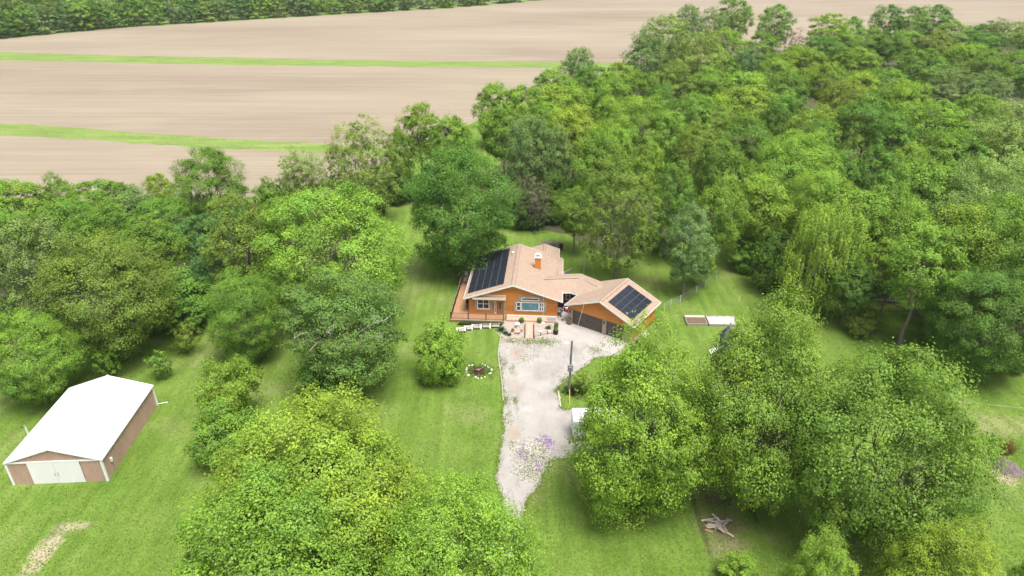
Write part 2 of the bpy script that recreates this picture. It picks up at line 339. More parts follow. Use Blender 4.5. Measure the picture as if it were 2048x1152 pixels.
def gen_tree(name, seed, h, r, base=.2, leaf=.3, n_clump=120, per=200, clump=1.3, limbs=7, shape=1.0, open_=0.0, droop=0.0, tip=.25, lobes=.18, flat=.75, trunk_r=None, shell=.5, bark='bark', wisp=0.0, top=0.0):
    rng = np.random.default_rng(seed); rd = random.Random(seed)
    zb = base*h; c = (h-zb)/2; zc = zb+c
    ph = rng.uniform(0, 6.28, 6); fr = rng.integers(2, 5, 6)
    def env(d):
        az = np.arctan2(d[:, 1], d[:, 0]); el = np.arcsin(np.clip(d[:, 2], -1, 1))
        w = 1+lobes*(np.sin(fr[0]*az+ph[0])*.6+np.sin(fr[1]*az+ph[1]+2*el)*.5+np.sin(3*el+ph[2]+az)*.4)
        return w
    # clump centres, spread apart inside the crown
    cand = rnd_dirs(rng, n_clump*14); u = rng.uniform(0, 1, len(cand))**(shell/1.5); rad = (.30+.70*u)*env(cand)
    sel = [0]; pts = cand*rad[:, None]
    if top:  # narrower towards the top (or bottom when negative)
        k = 1-top*(pts[:, 2]*.5+.1); pts[:, :2] *= np.clip(k, .25, 1.4)[:, None]
    if shape != 1: pts[:, 2] = np.where(pts[:, 2] < 0, pts[:, 2]*shape, pts[:, 2])
    keep = np.linalg.norm(pts, axis=1) > .22; pts = pts[keep]
    ins = clump*.62; S = np.array([max(r-ins, r*.5), max(r-ins, r*.5), max(c-ins*.7, c*.5)])
    W = pts*S
    dmin = np.linalg.norm(W-W[0], axis=1); 
    for _ in range(min(n_clump, len(W))-1):
        j = int(np.argmax(dmin*rng.uniform(.55, 1, len(W)))); sel.append(j); dmin = np.minimum(dmin, np.linalg.norm(W-W[j], axis=1))
    C = W[sel]; C[:, 2] += zc; C[:, :2] *= S[0]/np.percentile(np.linalg.norm(C[:, :2], axis=1), 97)
    if open_: C = C[rng.uniform(size=len(C)) > open_]
    n = len(C)
    R = clump*rng.uniform(.55, 1.45, n)
    # wood: trunk, limbs, a branch to each clump
    tr = trunk_r or .022*h
    mb = MB(); th = zb+c*1.15
    tp = [Vector((0, 0, -.2))]; off = Vector((rd.uniform(-.04, .04)*h, rd.uniform(-.04, .04)*h, 0))
    for i in range(1, 7): t = i/6; tp.append(Vector((off.x*t*t+rd.uniform(-.01, .01)*h, off.y*t*t+rd.uniform(-.01, .01)*h, th*t)))
    mb.tube(tp, [tr*1.35]+[tr*(1-.78*i/6) for i in range(1, 7)], 7)
    def trunk_at(z):
        z = min(max(z, .3), th*.97); i = min(int(z/th*6), 5); t = z/th*6-i; return tp[i].lerp(tp[i+1], t)
    az = np.arctan2(C[:, 1], C[:, 0]); order = np.argsort(az+rng.uniform(-.25, .25, n)); grp = np.array_split(order, limbs)
    for g in grp:
        if not len(g): continue
        cen = Vector(C[g].mean(0)); st = trunk_at(max(zb*.75, cen.z-rd.uniform(.35, .6)*c)); end = st.lerp(cen, .85)
        md = st.lerp(end, .5)+Vector((0, 0, -.05*r)); lim = [st, md, end]; mb.tube(lim, [tr*.42, tr*.28, tr*.16], 5, False)
        for j in g:
            q = Vector(C[j]); s0 = md.lerp(end, rd.uniform(0, 1)); m_ = s0.lerp(q, .5)+Vector((0, 0, rd.uniform(-.02, .06)*r))
            mb.tube([s0, m_, q], [tr*.14, tr*.09, tr*.03], 3, False)
    wood = mb.mesh(name+'_wood'); wood.materials.append(M[bark])
    # leaves: sprays on each clump, leaves on each spray
    kk = 34; nsp = max(5, int(per/kk)); ci = np.repeat(np.arange(n), nsp); D = rnd_dirs(rng, len(ci)); D[:, 2] = np.where(D[:, 2] < -.25, -D[:, 2]*.6, D[:, 2])
    out = C[ci]-np.array([0, 0, zc]); out /= np.linalg.norm(out, axis=1, keepdims=True)+1e-6
    D = D+out*.45; D /= np.linalg.norm(D, axis=1, keepdims=True)
    sp = C[ci]+D*(R[ci]*rng.uniform(.66, 1.04, len(ci)))[:, None]*np.array([1, 1, flat])
    if wisp: sp += D*(R[ci]*rng.exponential(wisp, len(ci)))[:, None]
    k = kk; si = np.repeat(np.arange(len(sp)), k); ss = rng.uniform(.7, 1.35, len(sp)); G = rng.normal(size=(len(si), 3))*(R[ci][si]*.155*ss[si])[:, None]; Gd = G/(np.linalg.norm(G, axis=1, keepdims=True)+1e-6)
    if droop: dz = rng.exponential(droop, len(si))*1.0; G[:, 2] -= dz*R[ci][si]; G[:, :2] *= .45
    P = sp[si]+G; keep = P[:, 2] > .12; P = P[keep]; si = si[keep]; Gd = Gd[keep]
    fx = r/np.percentile(np.linalg.norm(P[:, :2], axis=1), 98); fz = h/np.percentile(P[:, 2], 99.6); P = P*np.array([fx, fx, fz]); wood.transform(Matrix.Diagonal((fx, fx, fz, 1)))
    nn = D[si]*.55+Gd*.50+out[si]*.25+np.array([0, 0, .42])+rng.normal(size=(len(P), 3))*.36
    nn /= np.linalg.norm(nn, axis=1, keepdims=True)
    ct = rng.uniform(.25, .75, n); st_ = rng.uniform(-.30, .30, len(sp))
    t = np.clip(ct[ci][si]+st_[si]+rng.normal(size=len(P))*.10, 0, 1)
    tipv = (rng.uniform(size=len(sp)) < tip).astype(float)[si]*rng.uniform(.3, 1, len(P)); blue = np.clip(rng.normal(size=n)*.35, 0, 1)[ci][si]
    tint = np.stack([t, tipv, blue, np.ones(len(P))], 1)
    return wood, leaf_mesh(name+'_leaves', P, nn, leaf, rng, tint), h, r, (h-zb)/2/h

PROTO = {}
def proto(kind, n, **kw):
    PROTO[kind] = [gen_tree(f'{kind}{i}', hash_seed(kind)+i, **kw) for i in range(n)]
def hash_seed(s): return sum(ord(ch)*(i+3)*17 for i, ch in enumerate(s)) % 9973
proto('maple', 2, h=18, r=6.6, base=.04, leaf=.19, n_clump=105, per=950, clump=1.65, limbs=9, tip=.30, lobes=.14, top=.7, wisp=.10, shell=.24, flat=.9)
proto('broad', 2, h=17, r=7.2, base=.04, leaf=.19, n_clump=110, per=950, clump=1.75, limbs=9, tip=.30, lobes=.2, top=.22, wisp=.10, shell=.24, flat=.9)
proto('round', 3, h=19, r=8.0, base=.04, leaf=.22, n_clump=84, per=1050, clump=2.1, limbs=9, tip=.16, lobes=.12, flat=.9, shell=.2)
proto('oak', 1, h=16, r=7, base=.08, leaf=.21, n_clump=62, per=950, clump=1.9, limbs=8, tip=.15, lobes=.25, shell=.3, flat=.9)
proto('wispy', 2, h=18, r=6, base=.10, leaf=.19, n_clump=120, per=420, clump=1.3, limbs=12, tip=.2, lobes=.18, open_=.08, wisp=.22, shell=.5, trunk_r=.30, flat=1.1)
proto('willow', 1, h=15, r=6, base=.12, leaf=.19, n_clump=90, per=620, clump=1.4, limbs=8, tip=.25, lobes=.2, droop=.5, wisp=.12, trunk_r=.28, shell=.4)
proto('forest', 5, h=16, r=5.2, base=.30, leaf=.25, n_clump=40, per=760, clump=1.75, limbs=7, tip=.22, lobes=.08, shell=.14, flat=1.0, trunk_r=.26)
proto('feather', 2, h=16, r=5.0, base=.18, leaf=.22, n_clump=60, per=520, clump=1.45, limbs=8, tip=.2, lobes=.12, wisp=.12, shell=.35, flat=1.1)
proto('edge', 2, h=16, r=5.2, base=.10, leaf=.28, n_clump=44, per=560, clump=1.8, limbs=7, tip=.2, lobes=.08, shell=.14, flat=1.1)
proto('slim', 1, h=17, r=5, base=.42, leaf=.24, n_clump=46, per=520, clump=1.5, limbs=7, tip=.25, lobes=.3, trunk_r=.28, shell=.35, flat=.9)
proto('bush', 2, h=6, r=3.6, base=-.08, leaf=.20, n_clump=42, per=460, clump=1.15, limbs=6, tip=.2, lobes=.25, shell=.25, trunk_r=.12, shape=.8, flat=.95)
proto('sapling', 2, h=4, r=1.7, base=.12, leaf=.15, n_clump=30, per=170, clump=.6, limbs=5, tip=.25, lobes=.25, trunk_r=.06)
proto('far', 3, h=16, r=6, base=-.06, leaf=.55, n_clump=40, per=205, clump=2.1, limbs=6, tip=.2, lobes=.2, shell=.25, flat=.95)
proto('bare', 1, h=11, r=3.6, base=.12, leaf=.15, n_clump=70, per=68, clump=1.0, limbs=8, tip=.1, lobes=.3, wisp=.4, trunk_r=.16)

BRIGHT = (.202, .328, .040); MID = (.150, .268, .036); DARK = (.100, .196, .029); OLIVE = (.178, .255, .040)
GREY = (.175, .265, .078); PALE = (.230, .322, .074); YEL = (.248, .354, .042); BROWN = (.180, .155, .090); TEAL = (.108, .220, .050)
CN = {BRIGHT: 'bright green', MID: 'mid green', DARK: 'dark green', OLIVE: 'olive green', GREY: 'grey-green', PALE: 'pale green', YEL: 'yellow-green', BROWN: 'brownish', TEAL: 'deep green'}
TREES = []
_used = {}
def tree(kind, px, ytop, w, h=None, base=None, col=MID, label=None, group=None, name=None, cat='tree', jit=.06, hmul=1.0, zf=None):
    """crown silhouette in the photo -> real place and size. base: photo row of the foot; else the height h decides the distance"""
    ps = PROTO[kind]; i = _used.get(kind, 0); _used[kind] = i+1
    wood, leaves, h0, r0, cf = ps[i % len(ps)]
    def top_row(dist, hh):
        z = hh*(1-cf); d = dist*math.cos(PITCH)+(CAM_H-z)*math.sin(PITCH); r = w/2*d/FPX
        a = math.atan2(CAM_H-z, dist); s = math.sqrt((r*math.sin(a))**2+(hh*cf*math.cos(a))**2)
        x = (px-1024)*d/FPX
        return pix((x, dist, z))[1]-FPX/d*s, x, r
    if base is not None:
        dist = at(px, base).y; lo, hi = 1.0, 35.0
        for _ in range(40):
            hh = (lo+hi)/2
            if top_row(dist, hh)[0] > ytop: lo = hh
            else: hi = hh
    else:
        hh = h; lo, hi = 15.0, 900.0
        for _ in range(50):
            dist = (lo+hi)/2
            if top_row(dist, hh)[0] > ytop: lo = dist
            else: hi = dist
    _, x, r = top_row(dist, hh)
    e = thing(name or ('shrub' if kind == 'bush' else 'sapling' if kind == 'sapling' else 'tree'), label or '', cat, (x, dist, 0), RNG.uniform(0, 6.28), group)
    s = r/r0; e.scale = (s, s, hh*hmul/h0)
    t = link(bpy.data.objects.new('trunk', wood), e)
    cr = link(bpy.data.objects.new('crown', leaves), e); cr['kind'] = 'stuff'
    f = 1+RNG.normal(0, jit); g_ = 1+RNG.normal(0, .05); cr.color = (col[0]*f*g_, col[1]*f, col[2]*f/g_, 1)
    e['_px'] = px; e['_y'] = ytop; del e['_px']; del e['_y']
    TREES.append((e, px, ytop, w, kind, col, x, dist, r, hh))
    return e

# ------------------------------------------------------------------ ground
def sheet(name, pts, z, m, jit=0.0, sub=0, label=None, world_pts=False):
    """flat sheet from photo pixels (or world points), edges broken up by jit metres"""
    W = [Vector((p[0], p[1], 0)) for p in pts] if world_pts else [at(*p) for p in pts]
    out = []
    for a, b in zip(W, W[1:]+W[:1]):
        n = max(1, int((b-a).length/sub)) if sub else 1
        for i in range(n):
            q = a.lerp(b, i/n)
            if i and jit: q = q+Vector((random.uniform(-jit, jit), random.uniform(-jit, jit), 0))
            out.append((q.x, q.y, z))
    me = bpy.data.meshes.new(name); me.from_pydata(out, [], [tuple(range(len(out)))]); me.materials.append(m)
    o = link(bpy.data.objects.new(name, me)); o['kind'] = 'structure'
    if me.polygons[0].normal.z < 0: me.flip_normals()
    return o
sheet('ground', [(-2500, -250), (2500, -250), (2500, 1850), (-2500, 1850)], 0, M['lawn'], world_pts=True)
sheet('woodland_floor', [(1140, 470), (1230, 520), (1320, 500), (1420, 470), (1500, 520), (1560, 560), (1640, 590), (1760, 600), (1850, 640), (1960, 690), (2300, 740), (2500, 200), (2300, 90), (1900, 90), (1560, 130), (1240, 180), (1000, 330), (950, 380), (1040, 448)], .004, M['litter'], 1.2, 3)
sheet('left_woodland_floor', [(-200, 640), (60, 690), (200, 700), (330, 655), (430, 620), (520, 600), (640, 540), (760, 400), (830, 360), (700, 372), (540, 405), (300, 420), (-200, 420)], .004, M['litter'], 1.0, 3)
sheet('far_woodland_floor', [(-300, 92), (0, 66), (250, 45), (500, 31), (700, 20), (900, 9), (1050, -3), (1130, -9), (1130, -40), (300, -70), (-300, -60)], .004, M['litter'])
sheet('plowed_field', [(-500, 400), (100, 395), (480, 398), (700, 352), (840, 300), (960, 240), (1100, 190), (1240, 148), (1600, 100), (2048, 66), (2700, 30), (2700, -62), (1500, -60), (1130, -6), (1050, 3), (900, 16), (700, 27), (500, 39), (250, 54), (0, 77), (-300, 108), (-700, 150)], .008, M['field'], .5, 6)
sheet('near_grass_strip', [(-400, 215), (0, 246), (120, 253), (250, 263), (450, 277), (650, 288), (900, 300), (900, 318), (650, 306), (450, 298), (250, 285), (120, 277), (0, 270), (-400, 236)], .012, M['strip'], .7, 3)
sheet('far_grass_strip', [(-400, 90), (0, 104), (200, 110), (350, 113), (700, 120), (1080, 124), (1300, 126), (1300, 139), (1060, 136), (700, 133), (350, 128), (200, 125), (0, 121), (-400, 103)], .012, M['strip'], .9, 5)
sheet('field_margin', [(-300, 106), (0, 78), (250, 55), (500, 40), (700, 28), (900, 17), (1050, 4), (1130, -4), (1130, -9), (1050, -3), (900, 9), (700, 20), (500, 31), (250, 45), (0, 66), (-300, 92)], .016, M['strip'], .8, 6)
DRIVE = [(1002, 676), (999, 690), (997, 710), (1000, 735), (1004, 760), (1006, 785), (1008, 800), (1004, 822), (1008, 850), (1005, 880), (1000, 900), (996, 930), (993, 962), (1003, 985), (1008, 1020), (1004, 1060), (985, 1110), (960, 1180), (900, 1300), (1010, 1300), (1032, 1180), (1040, 1100), (1044, 1040), (1052, 1003), (1075, 975), (1089, 942), (1098, 920), (1115, 916), (1160, 914), (1250, 912), (1250, 820), (1150, 818), (1122, 818), (1119, 792), (1109, 783), (1127, 764), (1152, 745), (1168, 733), (1190, 716), (1230, 712), (1240, 700), (1186, 692), (1112, 667), (1066, 674), (1040, 679)]
sheet('driveway', DRIVE, .008, M['gravel'], .22, .4)
PAD = [(1112.5, 668.5), (1113, 640), (1117, 612), (1128, 600), (1160, 606), (1270, 648), (1300, 668), (1262, 700), (1238, 711), (1186, 694)]
sheet('concrete_pad', PAD, .020, M['concrete'])
sheet('garden_bed', [(1001, 671), (1010, 676), (1052, 679), (1066, 676), (1109, 668), (1112, 643), (1006, 641)], .016, M['bed'], .05, .4)

# ------------------------------------------------------------------ the house
HTH = .0708; HO = Vector((.122, 82.85, 0)); EZ, RZ, HW, HL = 3.0, 5.3, 6.84, 14.0; SL = (RZ-EZ)/HW
house = thing('house', 'orange wood-sided house with tan shingle roof, dark solar panels and attached angled garage', 'house', HO, -HTH)
HM = Matrix.Translation(HO) @ Matrix.Rotation(-HTH, 4, 'Z'); HI = HM.inverted()
GTH = .613; GO = Vector((11.487, 78.84, 0)); GEZ, GRZ, GHW, GL = 2.8, 4.98, 5.24, 8.3; GSL = (GRZ-GEZ)/GHW
GMW = Matrix.Translation(GO) @ Matrix.Rotation(-GTH, 4, 'Z'); GI = GMW.inverted(); G = HI @ GMW      # garage frame inside the house frame
def hl(px, py, z=0.0): return HI @ at(px, py, z)
def gl(px, py, z=0.0): return GI @ at(px, py, z)
def on_roof(px, py, loc, rz, sl):
    z = rz-.5
    for _ in range(30):
        q = loc(px, py, z); z = rz-sl*abs(q.x)
    return loc(px, py, z)

def gable_roof(Mx, hw, ez, rz, L_, over_name='roof'):
    """two shingled slopes with white fascia under them; returns the slopes"""
    t = .14
    for sx in (-1, 1):
        b = MB(Mx); b.slab([(0, 0, rz), (sx*hw, 0, ez), (sx*hw, L_, ez), (0, L_, rz)][::1 if sx < 0 else -1], t)
        slope = b.build(over_name, M['shingles'], house)
        b = MB(Mx)
        for y0, y1 in ((-.035, -.004), (L_+.004, L_+.035)):      # rake boards
            b.add([(0, y0, rz+.01), (sx*hw, y0, ez+.01), (sx*hw, y0, ez-.2), (0, y0, rz-.2), (0, y1, rz+.01), (sx*hw, y1, ez+.01), (sx*hw, y1, ez-.2), (0, y1, rz-.2)],
                  [(0, 1, 2, 3), (7, 6, 5, 4), (0, 4, 5, 1), (1, 5, 6, 2), (2, 6, 7, 3), (3, 7, 4, 0)])
        b.box(*(sorted((sx*(hw+.004), sx*(hw+.05)))), -.03, L_+.03, ez-.2, ez-.005)
        b.build('fascia', M['white_trim'], slope)
    b = MB(Mx)       # ridge vent: a low cap with dark edges
    b.prism([(-.26, rz-.26*(rz-ez)/hw+.03), (0, rz+.05), (.26, rz-.26*(rz-ez)/hw+.03), (.26, rz-.3), (-.26, rz-.3)], 'y', .3, L_-.3)
    rv = b.build('ridge_vent_and_shadow', M['shingles'], house)
    b = MB(Mx)
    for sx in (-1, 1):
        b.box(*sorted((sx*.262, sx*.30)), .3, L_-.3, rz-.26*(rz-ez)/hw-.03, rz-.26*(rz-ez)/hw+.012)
    b.build('vent_edge', M['ridge_shadow'], rv)
gable_roof(None, HW, EZ, RZ, HL)
gable_roof(G, GHW, GEZ, GRZ, GL)
WX, WY0, WY1, WB = 6.12, .42, HL-.42, .45        # house wall lines
def boards_gable(Mx, hx, y, ez, rz, sl, z0, face, step=.19, mat='siding', x_lim=None):
    """lapped boards across a gable wall facing -y (face -1) or +y"""
    z = z0; top = rz-.16
    while z < top-.05:
        z1 = min(z+step, top)
        def half(zz): return min(hx, max(.02, (top-zz)/sl))
        a, b_ = half(z), half(z1); lap = .028
        q = MB(Mx); y0 = y; yo = y+face*lap; yi = y-face*.06
        q.add([(-a, yo, z), (a, yo, z), (b_, y0, z1), (-b_, y0, z1), (-a, yi, z), (a, yi, z), (b_, yi, z1), (-b_, yi, z1)],
              [(0, 1, 2, 3), (7, 6, 5, 4), (0, 4, 5, 1), (1, 5, 6, 2), (2, 6, 7, 3), (3, 7, 4, 0)])
        q.build('siding_board', M[mat], house); z = z1
boards_gable(None, WX, WY0, EZ, RZ, SL, WB, -1)
boards_gable(None, WX, WY1, EZ, RZ, SL, WB, 1)
def boards_side(Mx, x, y0, y1, z0, z1, face, step=.19, mat='siding'):
    z = z0
    while z < z1-.02:
        zt = min(z+step, z1); q = MB(Mx); xo = x+face*.028; xi = x-face*.06
        q.add([(xo, y0, z), (xo, y1, z), (x, y1, zt), (x, y0, zt), (xi, y0, z), (xi, y1, z), (xi, y1, zt), (xi, y0, zt)],
              [(0, 1, 2, 3), (7, 6, 5, 4), (0, 4, 5, 1), (1, 5, 6, 2), (2, 6, 7, 3), (3, 7, 4, 0)])
        q.build('siding_board', M[mat], house); z = zt
for s in (-1, 1): boards_side(None, s*(WX+.002), WY0+.062, WY1-.062, WB, EZ-.0+.08, s)
MB().box(-WX+.07, WX-.07, WY0+.07, WY1-.07, .0, EZ-.05).build('wall_core', M['dark_timber'], house)
MB().box(-WX-.04, WX+.04, WY0-.05, WY1+.05, -.2, WB).build('foundation', M['foundation'], house)
# rear wing
wx = hl(1089.6, 487.9, 3.95); wl = max(1.8, wx.y-HL); wh = 2.35; wrz = RZ-SL*abs(wx.x)+.02
for sx in (-1, 1):
    MB().slab([(wx.x, HL-.6, wrz), (wx.x+sx*wh, HL-.6, wrz-SL*wh), (wx.x+sx*wh, HL+wl, wrz-SL*wh), (wx.x, HL+wl, wrz)][::1 if sx < 0 else -1], .13).build('wing_roof', M['shingles'], house)
b = MB()
for sx in (-.2, .2): b.box(wx.x+sx-.025, wx.x+sx+.025, HL+.1, HL+wl-.15, wrz-.2*SL-.05, wrz-.2*SL+.025)
b.build('ridge_vent_and_shadow', M['ridge_shadow'], house)  # dark lines beside the wing ridge, in the shadow colour
MB().box(wx.x+wh+.003, wx.x+wh+.05, HL-.3, HL+wl, wrz-SL*wh-.2, wrz-SL*wh-.004).build('fascia', M['white_trim'], house)
MB().box(wx.x-wh+.4, wx.x+wh-.4, HL-.35, HL+wl-.4, 0, wrz-SL*wh+.05).build('wing_wall', M['siding'], house)

# breezeway between house and garage
r0 = hl(1094, 557.5, 4.0); r1 = hl(1160, 553.5, 4.0); r2 = hl(1196, 570, 4.0)
e0 = hl(1121, 585, 2.92); e1 = hl(1141, 585, 2.92); e2 = hl(1160, 591.5, 2.92)
r0x = Vector((3.0, r0.y, 4.0)); e0x = Vector((5.6, e0.y, 2.92)); r2x = r2+(r2-r1)*.25; e2x = e2+(e2-e1)*.35
k0 = r0x+Vector((0, 2.2, -.55)); k1 = r1+Vector((.2, 2.2, -.55)); k2 = r2x+Vector((1.0, 2.0, -.6))
for nm, poly in (('breezeway_roof', [e0x, e1, r1, r0x]), ('breezeway_roof', [e1, e2x, r2x, r1]), ('breezeway_roof', [r0x, r1, k1, k0]), ('breezeway_roof', [r1, r2x, k2, k1])):
    MB().slab(poly, .12).build(nm, M['shingles'], house)
b = MB(); b.tube([r0x+Vector((0, -.28, -.09)), r1+Vector((-.1, -.28, -.09))], .035, 4); b.tube([r1+Vector((.1, -.35, -.1)), r2+Vector((-.1, -.35, -.1))], .035, 4)
b.build('ridge_vent_and_shadow', M['ridge_shadow'], house)  # dark strips put in as the shadow lines of the breezeway ridge cap
def rail_board(p, q, drop, th_, nm='fascia', m='white_trim', parent=house):
    p, q = Vector(p), Vector(q); n = (q-p).cross(Vector((0, 0, 1))).normalized()*th_
    b = MB(); u = Vector((0, 0, .01)); d = Vector((0, 0, -drop))
    b.add([p+u, q+u, q+d, p+d, p+u+n, q+u+n, q+d+n, p+d+n], [(0, 1, 2, 3), (7, 6, 5, 4), (0, 4, 5, 1), (1, 5, 6, 2), (2, 6, 7, 3), (3, 7, 4, 0)])
    return b.build(nm, M[m], parent)
e0f = Vector((HW+.03, e0.y, e0.z))
rail_board(e0f+Vector((0, -.004, 0)), e1+Vector((0, -.004, 0)), .16, .03); rail_board(e1+Vector((.003, -.004, 0)), e2+Vector((0, -.004, 0)), .16, .03)
bw = e0.y+.9
MB().box(WX+.05, e1.x+.3, bw, bw+.15, 0, 2.95).build('breezeway_wall', M['maroon'], house)
w2 = Vector((e1.x+.3, bw, 0)); g_in = G @ Vector((-4.72, 4.6, 0))
rail_board(Vector((w2.x, w2.y+.1, 2.95)), Vector((g_in.x, g_in.y, 2.95)), 2.95, .12, 'breezeway_wall', 'maroon')

def window(x0, x1, z0, z1, y, parent=house, Mx=None, mull_x=(), mull_z=(), pane='glass', fr=.085, name='window'):
    b = MB(Mx); b.box(x0, x0+fr, y-.09, y+.02, z0, z1); b.box(x1-fr, x1, y-.09, y+.02, z0, z1)
    b.box(x0+fr, x1-fr, y-.088, y+.02, z1-fr, z1); b.box(x0+fr, x1-fr, y-.088, y+.02, z0, z0+fr)
    for m in mull_x: b.box(m-.045, m+.045, y-.082, y+.01, z0+fr, z1-fr)
    for m in mull_z: b.box(x0+fr, x1-fr, y-.078, y+.01, m-.035, m+.035)
    w = b.build(name, M['white_trim'], parent)
    xs = [x0+fr]+sorted(mull_x)+[x1-fr]; zs = [z0+fr]+sorted(mull_z)+[z1-fr]
    for i in range(len(xs)-1):
        for j in range(len(zs)-1): MB(Mx).box(xs[i], xs[i+1], y-.05, y-.035, zs[j], zs[j+1]).build('pane', M[pane], w)
    return w
yw = WY0-.02
window(-5.02, -3.31, 1.22, 2.83, yw, mull_x=(-4.165,), mull_z=(2.06,), fr=.11)
window(1.15, 3.62, 1.19, 2.52, yw, pane='teal_glass'); window(1.15, 3.62, 2.80, 3.24, yw)
window(.46, 1.08, 1.19, 2.52, yw, mull_z=(1.85,)); window(3.69, 4.30, 1.19, 2.52, yw, mull_x=(3.995,), mull_z=(1.85,), fr=.07)
window(e1.x-.62, e1.x+.02, 1.35, 2.62, bw-.01, mull_z=(2.0,))
def stones(x0, x1, z0, z1, y, Mx=None, parent=house, seed=1, nm='stone_facing', hole=None, d=.06):
    rd = random.Random(seed); b = MB(Mx); z = z0
    while z < z1-.04:
        zh = min(z+rd.uniform(.16, .27), z1); x = x0
        while x < x1-.04:
            xe = min(x+rd.uniform(.22, .5), x1); cx, cz = (x+xe)/2, (z+zh)/2
            if not any(h0 < cx < h1 and h2 < cz < h3 for h0, h1, h2, h3 in (hole or [])):
                b.box(x+.012, xe-.012, y-d-rd.uniform(0, .035), y+.05, z+.012, zh-.012)
            x = xe
        z = zh
    o = b.build(nm, M['stone'], parent); o['kind'] = 'stuff'; return o
stones(-5.42, -2.98, .98, 2.83, yw, seed=2, hole=[(-5.02, -3.31, 1.22, 3)])
stones(.12, 4.68, .98, 2.72, yw, seed=3, hole=[(.46, 4.30, 1.19, 2.52)]); stones(.72, 4.08, 2.73, 3.5, yw, seed=4, hole=[(1.15, 3.62, 2.80, 3.24)])
stones(-1.34, -1.0, .5, 2.9, yw, seed=5, nm='door_stones')
door = MB().box(-2.28, -1.38, yw-.06, yw+.02, .52, 2.58).build('door', M['door_wood'], house)
MB().box(-1.90, -1.74, yw-.075, yw-.062, 1.35, 2.35).build('pane', M['glass'], door)
MB().lathe([(.03, 0), (.045, .03), (.03, .07)], (-2.2, yw-.1, 1.45), 8).build('handle', M['dark_metal'], door)
sl_ = MB().box(-2.62, -2.36, yw-.07, yw+.02, .55, 2.5).build('sidelight', M['white_trim'], house); MB().box(-2.56, -2.42, yw-.085, yw-.072, .75, 2.35).build('pane', M['teal_glass'], sl_)
aw = MB().slab([(-5.6, -.22, 3.02), (-.98, -.22, 3.02), (-.98, WY0-.01, 3.36), (-5.6, WY0-.01, 3.36)], .07).build('awning', M['shingles'], house)
MB().box(-5.6, -.98, WY0-.07, WY0-.032, 3.38, 3.48).build('flashing', M['white_trim'], aw)
MB().tube([(4.2, WY0-.06, .6), (4.2, WY0-.06, 4.0)], .03, 6).build('downspout', M['white_trim'], house)
for sx, yy in ((-1, .45), (1, .45)):
    MB().box(sx*WX-.05+sx*.03, sx*WX+.05+sx*.03, WY0-.05, WY0+.06, WB, EZ-.05).build('corner_board', M['siding'], house)

# chimney
cq = on_roof(1075.5, 538, hl, RZ, SL); cz = cq.z
ch = MB().box(cq.x-.42, cq.x+.42, cq.y, cq.y+.75, cz-.5, cz+1.75).build('chimney', M['siding'], house)
b = MB(); b.box(cq.x-.5, cq.x+.5, cq.y-.08, cq.y+.83, cz+1.752, cz+1.86)
b.box(cq.x-.36, cq.x+.36, cq.y+.06, cq.y+.69, cz+2.22, cz+2.28)
for dx in (-.3, .3):
    for dy in (.12, .63): b.box(cq.x+dx-.03, cq.x+dx+.03, cq.y+dy-.03, cq.y+dy+.03, cz+1.86, cz+2.22)
b.build('chimney_cap', M['white_metal'], ch); MB().box(cq.x-.24, cq.x+.24, cq.y+.16, cq.y+.6, cz+1.862, cz+2.12).build('flue', M['galv'], ch)
for (px, py, rr, hh, mm) in ((1026, 508, .13, .35, 'white_trim'), (989, 504, .12, .35, 'white_trim'), (1115, 549, .035, .9, 'galv')):
    q = on_roof(px, py, hl, RZ, SL); MB().lathe([(rr, -.2), (rr, hh*.7), (rr*1.5, hh*.72), (rr*1.3, hh)], tuple(q), 8).build('roof_vent', M[mm], house)

# solar arrays
def array(Mx, side, u0, u1, v0, v1, cols, rows, rz, hw, sl):
    """panels on a slope; u: plan distance from the ridge, v: along the ridge"""
    du = (u1-u0)/cols; dv = (v1-v0)/rows; gap = .05; lift = .13
    for i in range(cols):
        for j in range(rows):
            a0, a1 = u0+i*du+gap*(1 if i else .3), u0+(i+1)*du-.01; b0, b1 = v0+j*dv+.008, v0+(j+1)*dv-.008
            def P(u, v, dz=0): return (side*u, v, rz-sl*u+lift+dz)
            q = [P(a0, b0), P(a1, b0), P(a1, b1), P(a0, b1)]
            if side > 0: pass
            else: q = q[::-1]
            fr = MB(Mx).slab(q, .045).build('solar_panel', M['solar_frame'], house)
            m_ = .028; q = [P(a0+m_, b0+m_, .004), P(a1-m_, b0+m_, .004), P(a1-m_, b1-m_, .004), P(a0+m_, b1-m_, .004)]
            if side < 0: q = q[::-1]
            MB(Mx).slab(q, .006).build('cells', M['solar'], fr)
    for i in range(1, cols):
        u = u0+i*du+gap*.45; b = MB(Mx); p = [(side*u, v0+.1, rz-sl*u+.085), (side*u, v1-.1, rz-sl*u+.085)]
        b.tube(p, .022, 4); b.build('panel_rail', M['solar_rail'], house)
ca = [on_roof(*q, hl, RZ, SL) for q in ((1020, 497.5), (953.8, 516), (1007.7, 567.8), (936, 587.7))]
array(None, -1, (abs(ca[0].x)+abs(ca[2].x))/2, min(HW-.25, (abs(ca[1].x)+abs(ca[3].x))/2), (ca[2].y+ca[3].y)/2, (ca[0].y+ca[1].y)/2, 5, 7, RZ, HW, SL)
cb = [on_roof(*q, gl, GRZ, GSL) for q in ((1257, 570.6), (1306.6, 606.5), (1263, 639), (1216.8, 604.8))]
array(G, 1, (cb[0].x+cb[3].x)/2, min(GHW-.25, (cb[1].x+cb[2].x)/2), (cb[2].y+cb[3].y)/2, (cb[0].y+cb[1].y)/2, 4, 4, GRZ, GHW, GSL)

